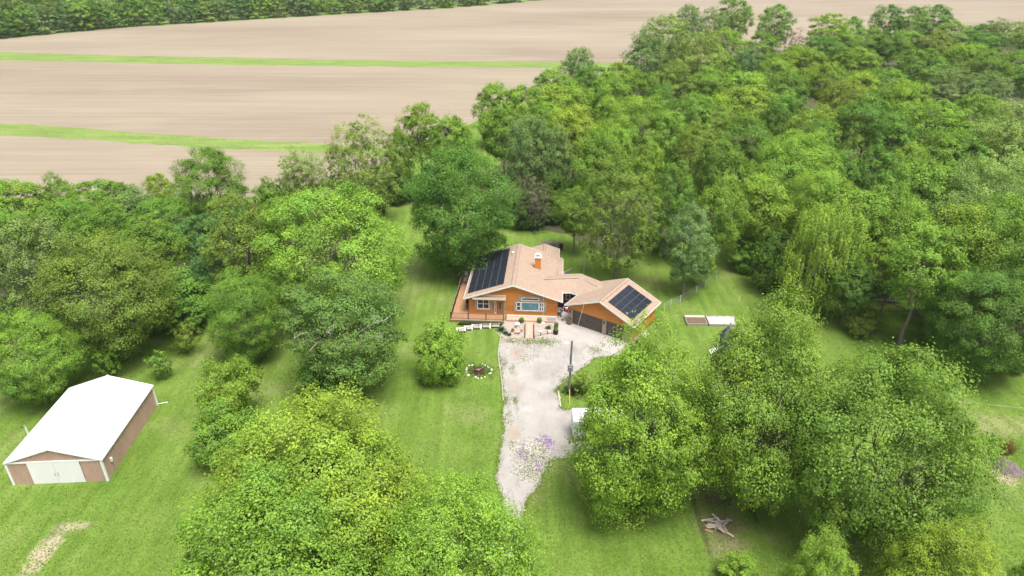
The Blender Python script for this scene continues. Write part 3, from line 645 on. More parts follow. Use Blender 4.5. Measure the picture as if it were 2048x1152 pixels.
# garage front and walls
gy = .38; GWX = 4.74
d0 = gl(1146.5, 645.8).x; d1 = gl(1207.6, 664.2).x; d2 = gl(1214.6, 667.2).x; d3 = d2+2.74; dh = 2.18
boards_gable(G, GWX, gy-.0, GEZ, GRZ, GSL, dh+.12, -1); boards_gable(G, GWX, GL-.4, GEZ, GRZ, GSL, .2, 1)
for s in (-1, 1): boards_side(G, s*(GWX+.002), gy+.062, GL-.462, .2, GEZ+.1, s)
MB(G).box(-GWX+.08, GWX-.08, gy+.3, GL-.48, 0, GEZ-.1).build('garage_core', M['dark_timber'], house)
MB(G).box(-GWX, GWX, gy-.03, gy+.28, dh, dh+.118).build('door_header', M['door_wood'], house)
for i, (a, c) in enumerate(((-GWX-.05, d0-.004), (d1+.004, d2-.004), (d3+.004, GWX+.05))):
    if c > a:
        MB(G).box(a+.03, c-.03, gy-.01, gy+.28, 0, dh-.003).build('pillar', M['foundation'], house); stones(a, c, .02, dh-.01, gy-.02, G, house, 20+i, 'pillar_stones', d=.09)
for a, c in ((d0, d1), (d2, d3)):
    gd = MB(G).box(a, c, gy+.10, gy+.14, .02, dh-.004).build('garage_door', M['garage_door'], house)
    n = 4; hgt = (dh-.03)/n; nc = max(2, round((c-a)/1.2))
    for k in range(n):
        for j in range(nc):
            wj = (c-a-.04)/nc; MB(G).box(a+.03+j*wj, a+.01+(j+1)*wj, gy+.065, gy+.098, .03+k*hgt, .03+(k+1)*hgt-.025).build('panel', M['garage_door'], gd)
    b = MB(G); cx = (a+c)/2
    star = []
    for k in range(10): t = math.pi/2+k*math.pi/5; rr = .17 if k % 2 == 0 else .07; star.append((cx+rr*math.cos(t), 1.25+rr*math.sin(t)))
    b.prism(star, 'y', gy+.03, gy+.062); b.build('star_ornament', M['dark_metal'], gd)
for xx in (d0-.35, (d1+d2)/2):
    MB(G).box(xx-.07, xx+.07, gy-.26, gy-.12, dh-.42, dh-.1).build('wall_lantern', M['dark_metal'], house)

# front stoop
stoop = MB().box(-.85, WX+.0, WY0-1.25, WY0-.055, -.1, .32).build('stoop', M['paver'], house)
MB().box(-.85, WX, WY0-.35, WY0-.056, .323, .44).build('step', M['foundation'], house)
mat_ = MB().box(4.75, 6.0, WY0-1.15, WY0-.4, .323, .335).build('door_mat', M['grey_mat']); mat_.parent = None
mat_.matrix_world = HM; tag(mat_, 'grey mat lying on the right end of the front stoop', 'mat')

# ------------------------------------------------------------------ deck
dk = thing('deck', 'reddish wooden deck wrapping the left corner of the house with dark railing', 'deck', HO, -HTH)
fl = hl(902.5, 638.5, .5); fr_ = hl(1008, 641, .5); bl = hl(921, 574, .5)
dx0 = (fl.x+bl.x)/2-.1; dy0 = (fl.y+fr_.y)/2; dx1 = fr_.x; dy1 = hl(918, 553, .5).y; DZ = .5
n = int((-WX-.08-dx0)/.15); wdt = (-WX-.08-dx0)/n
for i in range(n): MB().box(dx0+i*wdt, dx0+(i+1)*wdt-.012, dy0, dy1, DZ-.04, DZ).build('board', M['deck_wood'], dk)
n2 = int((WY0-.08-dy0)/.15); w2_ = (WY0-.08-dy0)/n2
for i in range(n2): MB().box(-WX-.07, dx1, dy0+i*w2_, dy0+(i+1)*w2_-.012, DZ-.04, DZ).build('board', M['deck_wood'], dk)
b = MB(); b.box(dx0-.03, dx1, dy0-.04, dy0-.003, -.05, DZ-.045); b.build('skirt', M['deck_side'], dk)
b = MB(); b.box(dx0-.04, dx0-.003, dy0, dy1, -.05, DZ-.045); b.build('skirt', M['deck_side'], dk)
MB().box(dx0-.06, dx1+.02, dy0-.08, dy0-.042, DZ-.12, DZ+.01).build('rim_board', M['pale_wood'], dk)
def railing(p, q, posts, top='rail', bal=.13):
    p, q = Vector(p), Vector(q); d = (q-p); Ln = d.length; d.normalize()
    for z, t in ((DZ+.95, .035), (DZ+.14, .025)):
        MB().tube([p+Vector((0, 0, z)), q+Vector((0, 0, z))], t, 4).build('hand_rail' if z > 1 else 'lower_rail', M[top if z > 1 else 'rail'], dk)
    for i in range(posts+1):
        c = p+d*(Ln*i/posts); MB().box(c.x-.055, c.x+.055, c.y-.055, c.y+.055, .02, DZ+1.04).build('post', M['rail'], dk)
    n = int(Ln/bal)
    for i in range(1, n):
        c = p+d*(Ln*i/n); MB().tube([c+Vector((0, 0, DZ+.14)), c+Vector((0, 0, DZ+.95))], .014, 4, False).build('baluster', M['rail'], dk)
railing((dx0+.06, dy0+.06, 0), (dx1-.06, dy0+.06, 0), 3)
railing((dx0+.06, dy0+.06, 0), (dx0+.06, dy1-2.2, 0), 5, 'grey_wood')
# raised rear corner of the deck
railing((dx0+.06-.5, dy1-2.0, 0), (dx0+.06-.5, dy1, 0), 1, 'white_trim'); railing((dx0-.44, dy1, 0), (-WX-.3, dy1, 0), 2, 'white_trim')
MB().box(dx0-.56, dx0-.004, dy1-2.1, dy1+.06, DZ-.1, DZ-.002).build('board', M['grey_wood'], dk)

# ------------------------------------------------------------------ the metal shed
ST = -.0595; SO = Vector((-44.33, 50.74, 0)); SHW, SEZ, SRZ, SLEN = 4.54, 2.8, 4.3, 12.1; ssl = (SRZ-SEZ)/SHW
shed = thing('pole_shed', 'low tan metal shed with bright white roof and white double doors', 'shed', SO, -ST)
for sx in (-1, 1):
    b = MB(); b.slab([(0, -.12, SRZ), (sx*(SHW+.06), -.12, SEZ-.02), (sx*(SHW+.06), SLEN+.12, SEZ-.02), (0, SLEN+.12, SRZ)][::1 if sx < 0 else -1], .05)
    k = 0.25
    while k < SLEN:     # standing ribs of the sheet metal
        b.add([(0, k-.02, SRZ+.001), (sx*(SHW+.06), k-.02, SEZ-.019), (sx*(SHW+.06), k+.02, SEZ-.019), (0, k+.02, SRZ+.001), (0, k, SRZ+.034), (sx*(SHW+.06), k, SEZ+.014)], [(0, 1, 5, 4), (3, 4, 5, 2)]); k += .3
    b.build('roof', M['shed_roof'], shed)
MB().prism([(-.18, SRZ-.18*ssl+.03), (0, SRZ+.05), (.18, SRZ-.18*ssl+.03), (0, SRZ+.02)], 'y', -.14, SLEN+.14).build('ridge_cap', M['shed_roof'], shed)
SW = SHW-.08
def corr(x0, x1, z0f, z1f, y, face, step=.23, r=.028):
    """ribbed sheet wall along x at y, facing face"""
    b = MB(); x = x0
    while x < x1-.01:
        xe = min(x+step, x1); xs = [x, x+.03, x+.055, x+.085, xe] if xe-x > .1 else [x, xe]; off = [0, 0, r, r, 0] if len(xs) == 5 else [0, 0]
        if len(xs) == 5: xs = [x, xe-.085, xe-.06, xe-.03, xe]; off = [0, 0, r, r, 0]
        for i in range(len(xs)-1):
            a, c = xs[i], xs[i+1]
            if c-a < .001: continue
            b.add([(a, y+face*off[i], z0f(a)), (c, y+face*off[i+1], z0f(c)), (c, y+face*off[i+1], z1f(c)), (a, y+face*off[i], z1f(a))], [(0, 1, 2, 3)])
        x = xe
    return b
gab = lambda x: SRZ-.06-ssl*abs(x)
dx_l, dx_r = -SW+1.95, -SW+6.85
for a, c in ((-SW, dx_l), (dx_r, SW)): corr(a, c, lambda x: 0, lambda x: SEZ-.12, 0, -1).build('wall_sheet', M['shed_wall'], shed)
corr(-SW, SW, lambda x: SEZ-.02, gab, .0, -1).build('gable_sheet', M['shed_wall'], shed)
corr(-SW, SW, lambda x: 0, gab, SLEN, 1).build('wall_sheet', M['shed_wall'], shed)
for s in (-1, 1):
    q = corr(0, SLEN, lambda x: 0, lambda x: SEZ-.06, 0, -1); q.M = None
    q.v = [(s*(SW-v[1]*1.0), v[0], v[2]) if True else v for v in q.v]; q.build('wall_sheet', M['shed_wall'], shed)
for s in (-1, 1):
    for y in (0, SLEN): MB().box(s*SW-.10, s*SW+.10, y-.10, y+.10, 0, SEZ-.07).build('corner_trim', M['white_metal'], shed)
MB().box(-SW-.1, SW+.1, -.10, -.035, SEZ-.16, SEZ+.02).build('door_track', M['white_metal'], shed)
for a, c in ((dx_l, (dx_l+dx_r)/2-.012), ((dx_l+dx_r)/2+.012, dx_r)):
    dd = MB().box(a, c, -.09, -.04, .03, SEZ-.17).build('sliding_door', M['shed_door'], shed)
    for xx in ((c-.14) if c < 0.2+dx_l+2.6 else (a+.14),): MB().box(xx-.03, xx+.03, -.13, -.092, 1.0, 1.35).build('handle', M['galv'], dd)
for sx in (-1, 1):
    b = MB(); b.add([(0, -.16, SRZ+.0), (sx*(SHW+.07), -.16, SEZ-.02), (sx*(SHW+.07), -.16, SEZ-.14), (0, -.16, SRZ-.12), (0, -.122, SRZ), (sx*(SHW+.07), -.122, SEZ-.02), (sx*(SHW+.07), -.122, SEZ-.14), (0, -.122, SRZ-.12)], [(0, 1, 2, 3), (7, 6, 5, 4), (0, 4, 5, 1), (1, 5, 6, 2), (2, 6, 7, 3), (3, 7, 4, 0)])
    b.build('rake_trim', M['white_metal'], shed)
MB().box(SHW+.062, SHW+.12, -.12, SLEN+.12, SEZ-.14, SEZ-.03).build('gutter', M['white_metal'], shed)
MB().tube([(SW+.06, SLEN-.1, SEZ-.2), (SW+.1, SLEN+.1, .15), (SW+1.0, SLEN+.5, .06)], .05, 6).build('downspout', M['white_metal'], shed)
mb_ = MB().box(SW+.03, SW+.2, 1.2, 1.45, 1.35, 1.75).build('meter_box', M['white_trim'], shed); MB().tube([(SW+.1, 1.32, 0), (SW+.1, 1.32, 1.35)], .03, 6).build('conduit', M['grey_wood'], shed)

# ------------------------------------------------------------------ trees and shrubs, one by one
T = tree
# near trees
T('broad', 655, 772, 400, h=17, col=YEL, label='big yellow-green maple at the lower edge, left of the driveway', name='maple_tree')
T('broad', 545, 925, 430, h=15.5, col=BRIGHT, label='broad green maple cut by the bottom edge, lower left of the yellow-green maple', name='maple_tree')
T('broad', 905, 940, 350, h=14.5, col=BRIGHT, label='maple overhanging the lower end of the driveway at the bottom edge', name='maple_tree')
T('maple', 1282, 650, 298, base=1005, col=BRIGHT, label='large bright maple in front of the garage, just right of the driveway', name='maple_tree')
T('maple', 1526, 600, 285, base=1003, col=(.205, .320, .046), label='tall pale green maple with bare trunk foot above the scrap wood pile', name='maple_tree')
T('round', 1768, 702, 368, base=1085, col=(.170, .275, .038), label='broad olive green tree on the lawn at lower right', name='walnut_tree')
T('maple', 1640, 1062, 160, h=11, col=YEL, label='small yellow-green treetop at the bottom edge right of the dirt patch', name='maple_tree')
T('maple', 1885, 1040, 230, h=12, col=YEL, label='yellow-green treetop at the bottom edge near the right corner', name='maple_tree')
T('maple', 2060, 1100, 120, h=9, col=YEL, label='yellow-green treetop in the bottom right corner', name='maple_tree')
T('round', 1985, 545, 200, base=752, col=(.115, .215, .035), label='dense green tree reaching the lawn at the right edge', name='walnut_tree')
# left side
T('round', 62, 618, 178, base=800, col=BRIGHT, label='bright green tree beside the shed at the left edge', name='ash_tree')
T('sapling', 207, 690, 62, base=756, col=BRIGHT, label='small leafy sapling just behind the shed roof', cat='sapling')
T('sapling', 319, 698, 48, base=756, col=MID, label='small round sapling on the lawn right of the shed', cat='sapling')
T('sapling', 370, 643, 58, base=706, col=OLIVE, label='spreading sapling on the slope in front of the left thicket', cat='sapling')
T('bush', 455, 712, 130, base=838, col=BRIGHT, label='tall shrub right of the shed, upper of two', cat='shrub', hmul=1)
T('bush', 445, 790, 160, base=915, col=MID, label='wide shrub right of the shed, lower of two', cat='shrub')
T('oak', 690, 535, 240, base=770, col=(.130, .225, .050), label='oak with bleached dead limbs in the middle of the left lawn', name='oak_tree')
T('bush', 655, 695, 150, base=792, col=DARK, label='dark shrub round the foot of the oak with dead limbs', cat='shrub')
T('round', 488, 545, 150, base=722, col=MID, label='bushy tree left of the oak with dead limbs', name='ash_tree')
T('round', 668, 378, 295, base=640, col=BRIGHT, label='very large round tree left of the house across the lawn path', name='ash_tree')
T('feather', 488, 388, 170, base=625, col=OLIVE, label='light olive tree at the left flank of the large round tree')
T('round', 218, 463, 240, base=712, col=OLIVE, label='big dark rounded tree behind the shed', name='linden_tree')
T('bush', 370, 530, 150, base=648, col=MID, label='low spreading shrub at the right foot of the big tree behind the shed', cat='shrub')
T('bush', 425, 505, 110, base=615, col=TEAL, label='deep green thicket shrub left of the light olive tree', cat='shrub')
T('feather', 72, 438, 175, base=690, col=GREY, label='grey-green willow-like tree at the left edge above the ash tree')
T('round', 922, 294, 216, base=548, col=(.110, .225, .032), label='dense rounded dark green tree touching the left rear of the house', name='ash_tree')
T('bush', 876, 636, 125, base=757, col=BRIGHT, label='low bright green spreading tree on the lawn before the deck', name='ornamental_tree', cat='tree')
# row between lawn and field, left to right
for k, px, yt, w, h, c, lb in (
    ('forest', 28, 358, 150, 11, BRIGHT, None), ('feather', 118, 345, 62, 11, BRIGHT, None), ('forest', 195, 360, 165, 11, MID, None), ('feather', 262, 372, 120, 10, GREY, None), ('forest', 318, 346, 60, 9, YEL, None),
    ('forest', 325, 395, 120, 10, MID, None), ('forest', 130, 395, 150, 12, MID, None), ('forest', 12, 420, 110, 12, MID, None), ('forest', 400, 430, 110, 10, TEAL, None), ('forest', 300, 430, 140, 12, MID, None), ('feather', 210, 405, 150, 13, MID, None),
    ('round', 422, 300, 150, 15, MID, 'round isolated tree standing against the near field, left half'), ('bush', 545, 356, 80, 7, MID, None), ('wispy', 602, 296, 105, 12, PALE, 'pale feathery tree against the near field, left of the tall wispy one'),
    ('bush', 560, 392, 120, 6, MID, None), ('bush', 470, 405, 100, 7, TEAL, None), ('wispy', 722, 232, 152, 20, PALE, 'tall wispy light green tree at the field edge left of the house'), ('bush', 790, 335, 85, 7, DARK, None), ('bush', 745, 375, 70, 5, DARK, None),
    ('slim', 838, 205, 105, 18, BRIGHT, 'slender bright tree with see-through crown against the field'), ('forest', 905, 235, 100, 16, BRIGHT, None), ('forest', 800, 260, 60, 14, MID, None), ('bush', 858, 330, 80, 7, DARK, None)):
    T(k, px, yt, w, h=h, col=c, label=lb)
# wood on the right, as read from the photograph: kind, x, top row, width, height, colour
WOOD = [('forest', 992, 166, 95, 16, BRIGHT), ('forest', 1048, 172, 90, 16, BRIGHT), ('forest', 1008, 208, 112, 17, BRIGHT), ('forest', 1110, 172, 130, 17, YEL), ('forest', 1150, 216, 112, 17, YEL), ('feather', 1058, 233, 105, 18, GREY), ('feather', 1110, 250, 80, 16, GREY),
 ('bush', 1115, 345, 90, 9, DARK), ('bush', 1045, 380, 80, 7, DARK), ('feather', 1158, 98, 85, 17, GREY),
 ('feather', 1290, 62, 95, 22, GREY), ('feather', 1330, 35, 110, 24, PALE), ('feather', 1400, 62, 110, 22, PALE), ('feather', 1400, 10, 100, 22, GREY), ('edge', 1470, -6, 75, 22, MID), ('edge', 1551, 12, 76, 20, MID), ('bare', 1590, 58, 48, 13, BROWN), ('edge', 1655, 30, 85, 18, BRIGHT), ('edge', 1700, 36, 60, 16, BRIGHT), ('edge', 1742, 52, 48, 12, BRIGHT), ('edge', 1798, 10, 100, 18, MID), ('edge', 1868, 12, 78, 17, MID),
 ('feather', 1495, 98, 72, 15, GREY), ('edge', 1520, 66, 80, 15, MID), ('forest', 1105, 138, 92, 15, BRIGHT), ('forest', 1190, 134, 92, 15, MID), ('forest', 1238, 126, 72, 15, BRIGHT), ('forest', 1775, 138, 92, 15, MID), ('forest', 1795, 160, 92, 15, BRIGHT), ('edge', 1448, 58, 84, 17, BRIGHT), ('edge', 1585, 92, 84, 13, OLIVE), ('edge', 1640, 72, 74, 12, MID), ('edge', 1745, 74, 82, 13, MID), ('edge', 1692, 66, 74, 12, BRIGHT), ('edge', 1360, 85, 90, 15, MID), ('edge', 1545, 118, 84, 13, BRIGHT), ('edge', 1440, 105, 84, 14, MID), ('edge', 1960, 50, 84, 14, MID), ('edge', 1905, 44, 70, 12, BRIGHT), ('forest', 1610, 97, 110, 15, BRIGHT), ('forest', 1715, 96, 95, 15, BRIGHT), ('forest', 1775, 66, 75, 15, MID), ('forest', 1845, 60, 110, 15, OLIVE), ('forest', 1930, 64, 110, 15, MID), ('feather', 2018, 38, 115, 17, GREY), ('forest', 1840, 98, 112, 16, MID), ('forest', 1930, 88, 100, 16, BRIGHT), ('forest', 2010, 98, 130, 16, MID),
 ('feather', 1898, 136, 120, 16, GREY), ('feather', 1972, 146, 90, 15, GREY), ('forest', 1140, 162, 95, 16, BRIGHT), ('forest', 1215, 148, 90, 16, BRIGHT), ('forest', 1275, 145, 90, 16, MID), ('feather', 1345, 126, 100, 16, OLIVE), ('forest', 1420, 134, 95, 15, BRIGHT), ('forest', 1485, 144, 110, 15, BRIGHT), ('forest', 1570, 147, 100, 16, MID), ('forest', 1655, 126, 92, 16, BRIGHT), ('forest', 1722, 145, 95, 16, BRIGHT),
 ('feather', 1690, 163, 110, 16, OLIVE), ('forest', 1738, 188, 130, 17, MID), ('forest', 1822, 165, 92, 16, BRIGHT), ('forest', 1950, 190, 110, 16, BRIGHT), ('feather', 2045, 198, 170, 18, PALE), ('forest', 1500, 170, 142, 16, YEL), ('forest', 1135, 220, 100, 17, YEL), ('round', 1275, 196, 165, 18, BRIGHT), ('feather', 1387, 188, 100, 16, BRIGHT), ('wispy', 1405, 243, 115, 16, OLIVE), ('forest', 1492, 227, 122, 17, MID), ('feather', 1625, 211, 112, 16, BRIGHT), ('forest', 1560, 190, 90, 16, MID),
 ('feather', 1860, 203, 150, 17, BRIGHT), ('forest', 1440, 280, 112, 17, MID), ('round', 1585, 266, 185, 18, BRIGHT), ('bare', 1697, 245, 66, 15, OLIVE), ('forest', 1748, 291, 100, 16, MID), ('forest', 1808, 288, 90, 15, BRIGHT), ('slim', 1880, 260, 110, 16, BRIGHT), ('feather', 1985, 233, 160, 18, PALE), ('forest', 1680, 300, 90, 15, MID),
 ('forest', 1200, 262, 110, 18, MID), ('forest', 1298, 284, 64, 16, BRIGHT), ('forest', 1347, 322, 92, 17, MID), ('forest', 1230, 255, 80, 17, BRIGHT), ('forest', 1440, 350, 105, 16, BRIGHT), ('forest', 1520, 345, 130, 15, BRIGHT), ('round', 1640, 340, 150, 16, BRIGHT), ('forest', 1700, 375, 160, 15, BRIGHT), ('forest', 1770, 360, 110, 16, BRIGHT), ('forest', 1850, 325, 150, 17, BRIGHT), ('round', 1955, 320, 200, 19, PALE), ('round', 2010, 395, 210, 19, BRIGHT), ('slim', 1915, 400, 150, 18, BRIGHT), ('forest', 1810, 400, 110, 15, BRIGHT),
 ('forest', 2090, 300, 140, 18, BRIGHT), ('forest', 2090, 130, 110, 16, MID), ('forest', 2100, 460, 150, 18, MID), ('forest', 2120, 220, 120, 16, BRIGHT), ('feather', 1320, 170, 70, 15, MID), ('forest', 1430, 195, 90, 15, BRIGHT), ('forest', 1640, 240, 90, 15, MID), ('forest', 1780, 230, 95, 15, MID), ('forest', 1340, 225, 90, 16, BRIGHT), ('forest', 1930, 270, 100, 15, MID), ('forest', 1540, 305, 80, 14, MID), ('forest', 1215, 195, 80, 16, BRIGHT), ('forest', 1090, 205, 80, 16, BRIGHT)]
def reach(ytop, hh):
    lo, hi = 15.0, 900.0
    for _ in range(40):
        d = (lo+hi)/2
        if pix((0, d, hh*.9))[1] > ytop: lo = d
        else: hi = d
    return d
WR = random.Random(77)
for k, px, yt, w, h, c in WOOD:
    d_ = reach(yt, h); r_m = w/2*(d_*math.cos(PITCH)+(CAM_H-h)*math.sin(PITCH))/FPX; n_ = max(1, round(r_m/6.8))
    for i in range(n_):
        if n_ == 1: T(k, px, yt, w, h=h, col=c)
        else: T(k if i % 3 else 'feather' if k == 'feather' else 'forest' if k == 'forest' else 'edge', px+(i-(n_-1)/2)*w/n_, yt+WR.uniform(0, 7 if i else 2)+abs(i-(n_-1)/2)*2, w/n_*1.35, h=h*WR.uniform(.86, 1.04), col=c if WR.random() < .6 else WR.choice((MID, BRIGHT, OLIVE, GREY)))
# trees along the front of the wood
T('bare', 1070, 352, 84, base=462, col=BROWN, label='half-bare brownish tree at the wood edge behind the house', name='dead_tree')
T('wispy', 1240, 302, 165, base=556, col=OLIVE, label='tall feathery olive tree with pale trunk right behind the garage', name='elm_tree')
T('forest', 1150, 375, 92, base=505, col=MID, label='bright leafy tree behind the burn barrel at the wood edge')
T('feather', 1378, 408, 108, base=588, col=GREY, label='small leaning grey-green tree inside the wire fence', name='apple_tree')
T('forest', 1405, 500, 60, base=572, col=BRIGHT, label='low leafy tree right of the leaning grey-green tree')
T('bush', 1540, 462, 95, base=580, col=DARK, label='dark shrub at the end of the mown path into the wood', cat='shrub')
T('willow', 1645, 405, 175, base=625, col=YEL, label='drooping yellow-green willow at the wood edge', name='willow_tree')
T('forest', 1705, 520, 110, base=648, col=DARK, label='small dark tree with ivy-clad foot right of the willow')
T('slim', 1852, 440, 165, base=690, col=BRIGHT, label='tree with long bare straight trunk on the shaded lawn')
T('slim', 1790, 478, 110, base=640, col=BRIGHT, label='thin bright tree between willow and straight-trunked tree')
T('round', 1925, 540, 150, base=705, col=MID, label='leafy tree behind the straight-trunked tree at right')
T('bush', 1490, 480, 80, base=540, col=MID, label='low shrub left of the dark shrub at the wood edge', cat='shrub')
T('bush', 1725, 612, 70, base=668, col=OLIVE, label='low shrub before the ivy-clad small tree', cat='shrub')
# small shrubs
T('bush', 1478, 1098, 100, base=1165, col=BRIGHT, label='small bright green shrub at the bottom edge below the scrap wood', cat='shrub')
T('sapling', 1168, 742, 50, base=790, col=OLIVE, label='shrub beside the utility pole foot', name='shrub', cat='shrub')
T('sapling', 1985, 868, 34, base=905, col=MID, label='small weed bush by the burnt pile', name='shrub', cat='shrub')
# understorey along the wood edges
for i, (px, py, w, c) in enumerate(((1015, 445, 60, DARK), (1065, 450, 60, DARK), (1100, 440, 60, DARK), (1290, 480, 70, DARK), (1450, 470, 70, DARK), (1580, 540, 70, DARK), (480, 455, 90, TEAL), (350, 600, 80, DARK), (280, 660, 80, DARK), (820, 380, 60, DARK), (770, 392, 60, MID), (1330, 500, 60, DARK), (1500, 500, 70, DARK), (735, 400, 60, DARK), (10, 650, 90, DARK), (110, 660, 90, DARK), (2030, 730, 90, DARK))):
    where = ('left behind the round house tree', 'behind the half-bare tree', 'left of the burn barrel', 'right behind the feathery olive tree', 'left of the mown path', 'under the willow, left side', 'behind the light olive tree', 'right of the big tree behind the shed', 'before the big tree behind the shed', 'at the lawn end left of the house tree', 'below the tall wispy tree', 'behind the leaning grey-green tree', 'at the mouth of the mown path', 'left of the lawn end by the field', 'at the left edge', 'between ash and big tree behind the shed', 'under the dense tree at the right edge')[i]
    T('bush', px, py-w*.55, w, base=py+6, col=c, group='low shrubs along the wood edge', label=f'low dark shrub {where}', cat='shrub')
# far wood beyond the fields
edge = [(-260, 104), (0, 77), (250, 54), (500, 39), (700, 27), (900, 16), (1050, 3), (1130, -6)]
def edge_y(x):
    for (a, b), (c, d) in zip(edge, edge[1:]):
        if a <= x <= c: return b+(d-b)*(x-a)/(c-a)
    return edge[-1][1]
farcols = [MID, MID, DARK, BRIGHT, GREY, OLIVE, TEAL, PALE]
def PLACE(px):
    b = [(0, 'off left'), (110, 'left corner'), (220, 'above the shed'), (330, 'left third'), (430, 'above the isolated tree'), (530, 'left of centre'), (640, 'above the feathery tree'), (760, 'above the wispy tree'), (900, 'above the slender tree'), (1010, 'above the house'), (1400, 'at its right end')]
    return next(n for x, n in b if px < x)
for row, (dy, step, hh) in enumerate(((0, 36, 14), (7, 42, 19), (17, 48, 21), (29, 52, 22), (43, 58, 22), (58, 66, 22), (76, 76, 22))):
    x = -120+row*17; idx = 0
    while x < 1115-row*165:
        px = x+RNG.uniform(-9, 9); by = edge_y(px)-dy*(1-px/2600)-1; d_ = at(px, by).y
        if 60 < d_ < 1600:
            w = RNG.uniform(46, 66)*(1-px/3200)*(1-.05*row); wp = Vector((at(px, by).x, d_, 0)); ps = PROTO['far'][int(RNG.integers(3))]
            c = farcols[int(RNG.integers(len(farcols)))]; idx += 1
            rn = ('front', 'second', 'third', 'fourth', 'fifth', 'sixth', 'rearmost')[row]; sd = PLACE(px)
            e = thing('tree', f'{CN[c]} tree in the {rn} row of far wood, {sd}', 'tree', wp, RNG.uniform(0, 6), 'far wood trees')
            dep = pix(wp)[2]; r = w/2*dep/FPX; h2 = hh*RNG.uniform(.8, 1.2); e.scale = (r/ps[3], r/ps[3], h2/ps[2])
            link(bpy.data.objects.new('trunk', ps[0]), e); cr = link(bpy.data.objects.new('crown', ps[1]), e); cr['kind'] = 'stuff'
            f = 1+RNG.normal(0, .08); cr.color = (c[0]*f, c[1]*f, c[2]*f, 1)
        x += step

# labels for the trees not named above: look + where they stand
LOOK = {'forest': 'leafy', 'edge': 'full-skirted', 'feather': 'feathery', 'round': 'broad rounded', 'wispy': 'wispy', 'slim': 'slender', 'bush': 'low bushy', 'bare': 'half-bare', 'maple': 'maple-like'}
def zone(px, y, dist):
    if px < 960:
        if px < 480: return 'in the left thicket by the near field'
        if px < 700: return 'at the near field edge'
        return 'at the field edge behind the house tree'
    if dist > 250: return 'at the wood far edge, ' + ('by the grass strip' if px < 1260 else 'tall left clump' if px < 1480 else 'left of gap' if px < 1620 else 'mid row' if px < 1780 else 'right end')
    side = 'behind the house' if px < 1180 else 'above the garage' if px < 1400 else 'above the play tower' if px < 1560 else 'above the willow' if px < 1760 else 'toward the right edge' if px < 1940 else 'at the right edge'
    dep = 'front' if dist < 128 else 'middle' if dist < 170 else 'rear' if dist < 210 else 'far rear'
    return f'in {dep} wood {side}'
cnt = {}
for e, px, y, w, kind, col, x, dist, r, hh in TREES:
    if not e.get('label'):
        big = 'large ' if w > 135 else ''
        cn = CN[col]
        e['label'] = f'{big}{LOOK[kind]} {cn} {"shrub" if kind=="bush" else "tree"} {zone(px, y, dist)}'; e['group'] = 'trees of the left thicket' if px < 960 else 'trees of the right wood'
        if kind == 'bush': e['category'] = 'shrub'
by = {}
for t in TREES: by.setdefault(t[0]['label'], []).append(t)
ORD = ['leftmost', 'second from left', 'third from left', 'fourth from left', 'fifth from left', 'sixth from left', 'seventh from left']
for lb, ts in by.items():
    if len(ts) > 1 and not lb.startswith('low dark shrub under'):
        ts.sort(key=lambda t: t[1])
        if len(ts) <= 7:
            for o_, t in zip(ORD, ts): t[0]['label'] = f'{lb}, {o_}'

# dead limbs of the oak
ok = next(t for t in TREES if t[0].name.startswith('oak_tree')); ox, oy, orr, oh = ok[6:10]
rd = random.Random(3); b = MB()
for k in range(6):      # bleached limbs breaking out of the camera-side face of the crown
    a = math.radians(rd.uniform(-150, -40)); z0 = oh*rd.uniform(.38, .62)
    p = Vector((ox+math.cos(a)*orr*.45, oy+math.sin(a)*orr*.45, z0)); q = Vector((ox+math.cos(a+.25)*orr*1.0, oy+math.sin(a+.25)*orr*1.0, z0+rd.uniform(.6, 2.6)))
    m_ = p.lerp(q, .55)+Vector((rd.uniform(-.5, .5), rd.uniform(-.5, .5), .5)); b.tube([p, m_, q], [.10, .07, .025], 5, False)
    for _ in range(3): c_ = m_.lerp(q, rd.uniform(0, .9)); b.tube([c_, c_+Vector((rd.uniform(-1.1, 1.1), rd.uniform(-.8, .4), rd.uniform(.2, 1.1)))], [.04, .012], 4, False)
dl = b.build('dead_limbs', M['pale_bark']); dl.parent = ok[0]; dl.matrix_parent_inverse = (Matrix.Translation(ok[0].location) @ Matrix.Rotation(ok[0].rotation_euler.z, 4, 'Z') @ Matrix.Diagonal((*ok[0].scale, 1))).inverted()

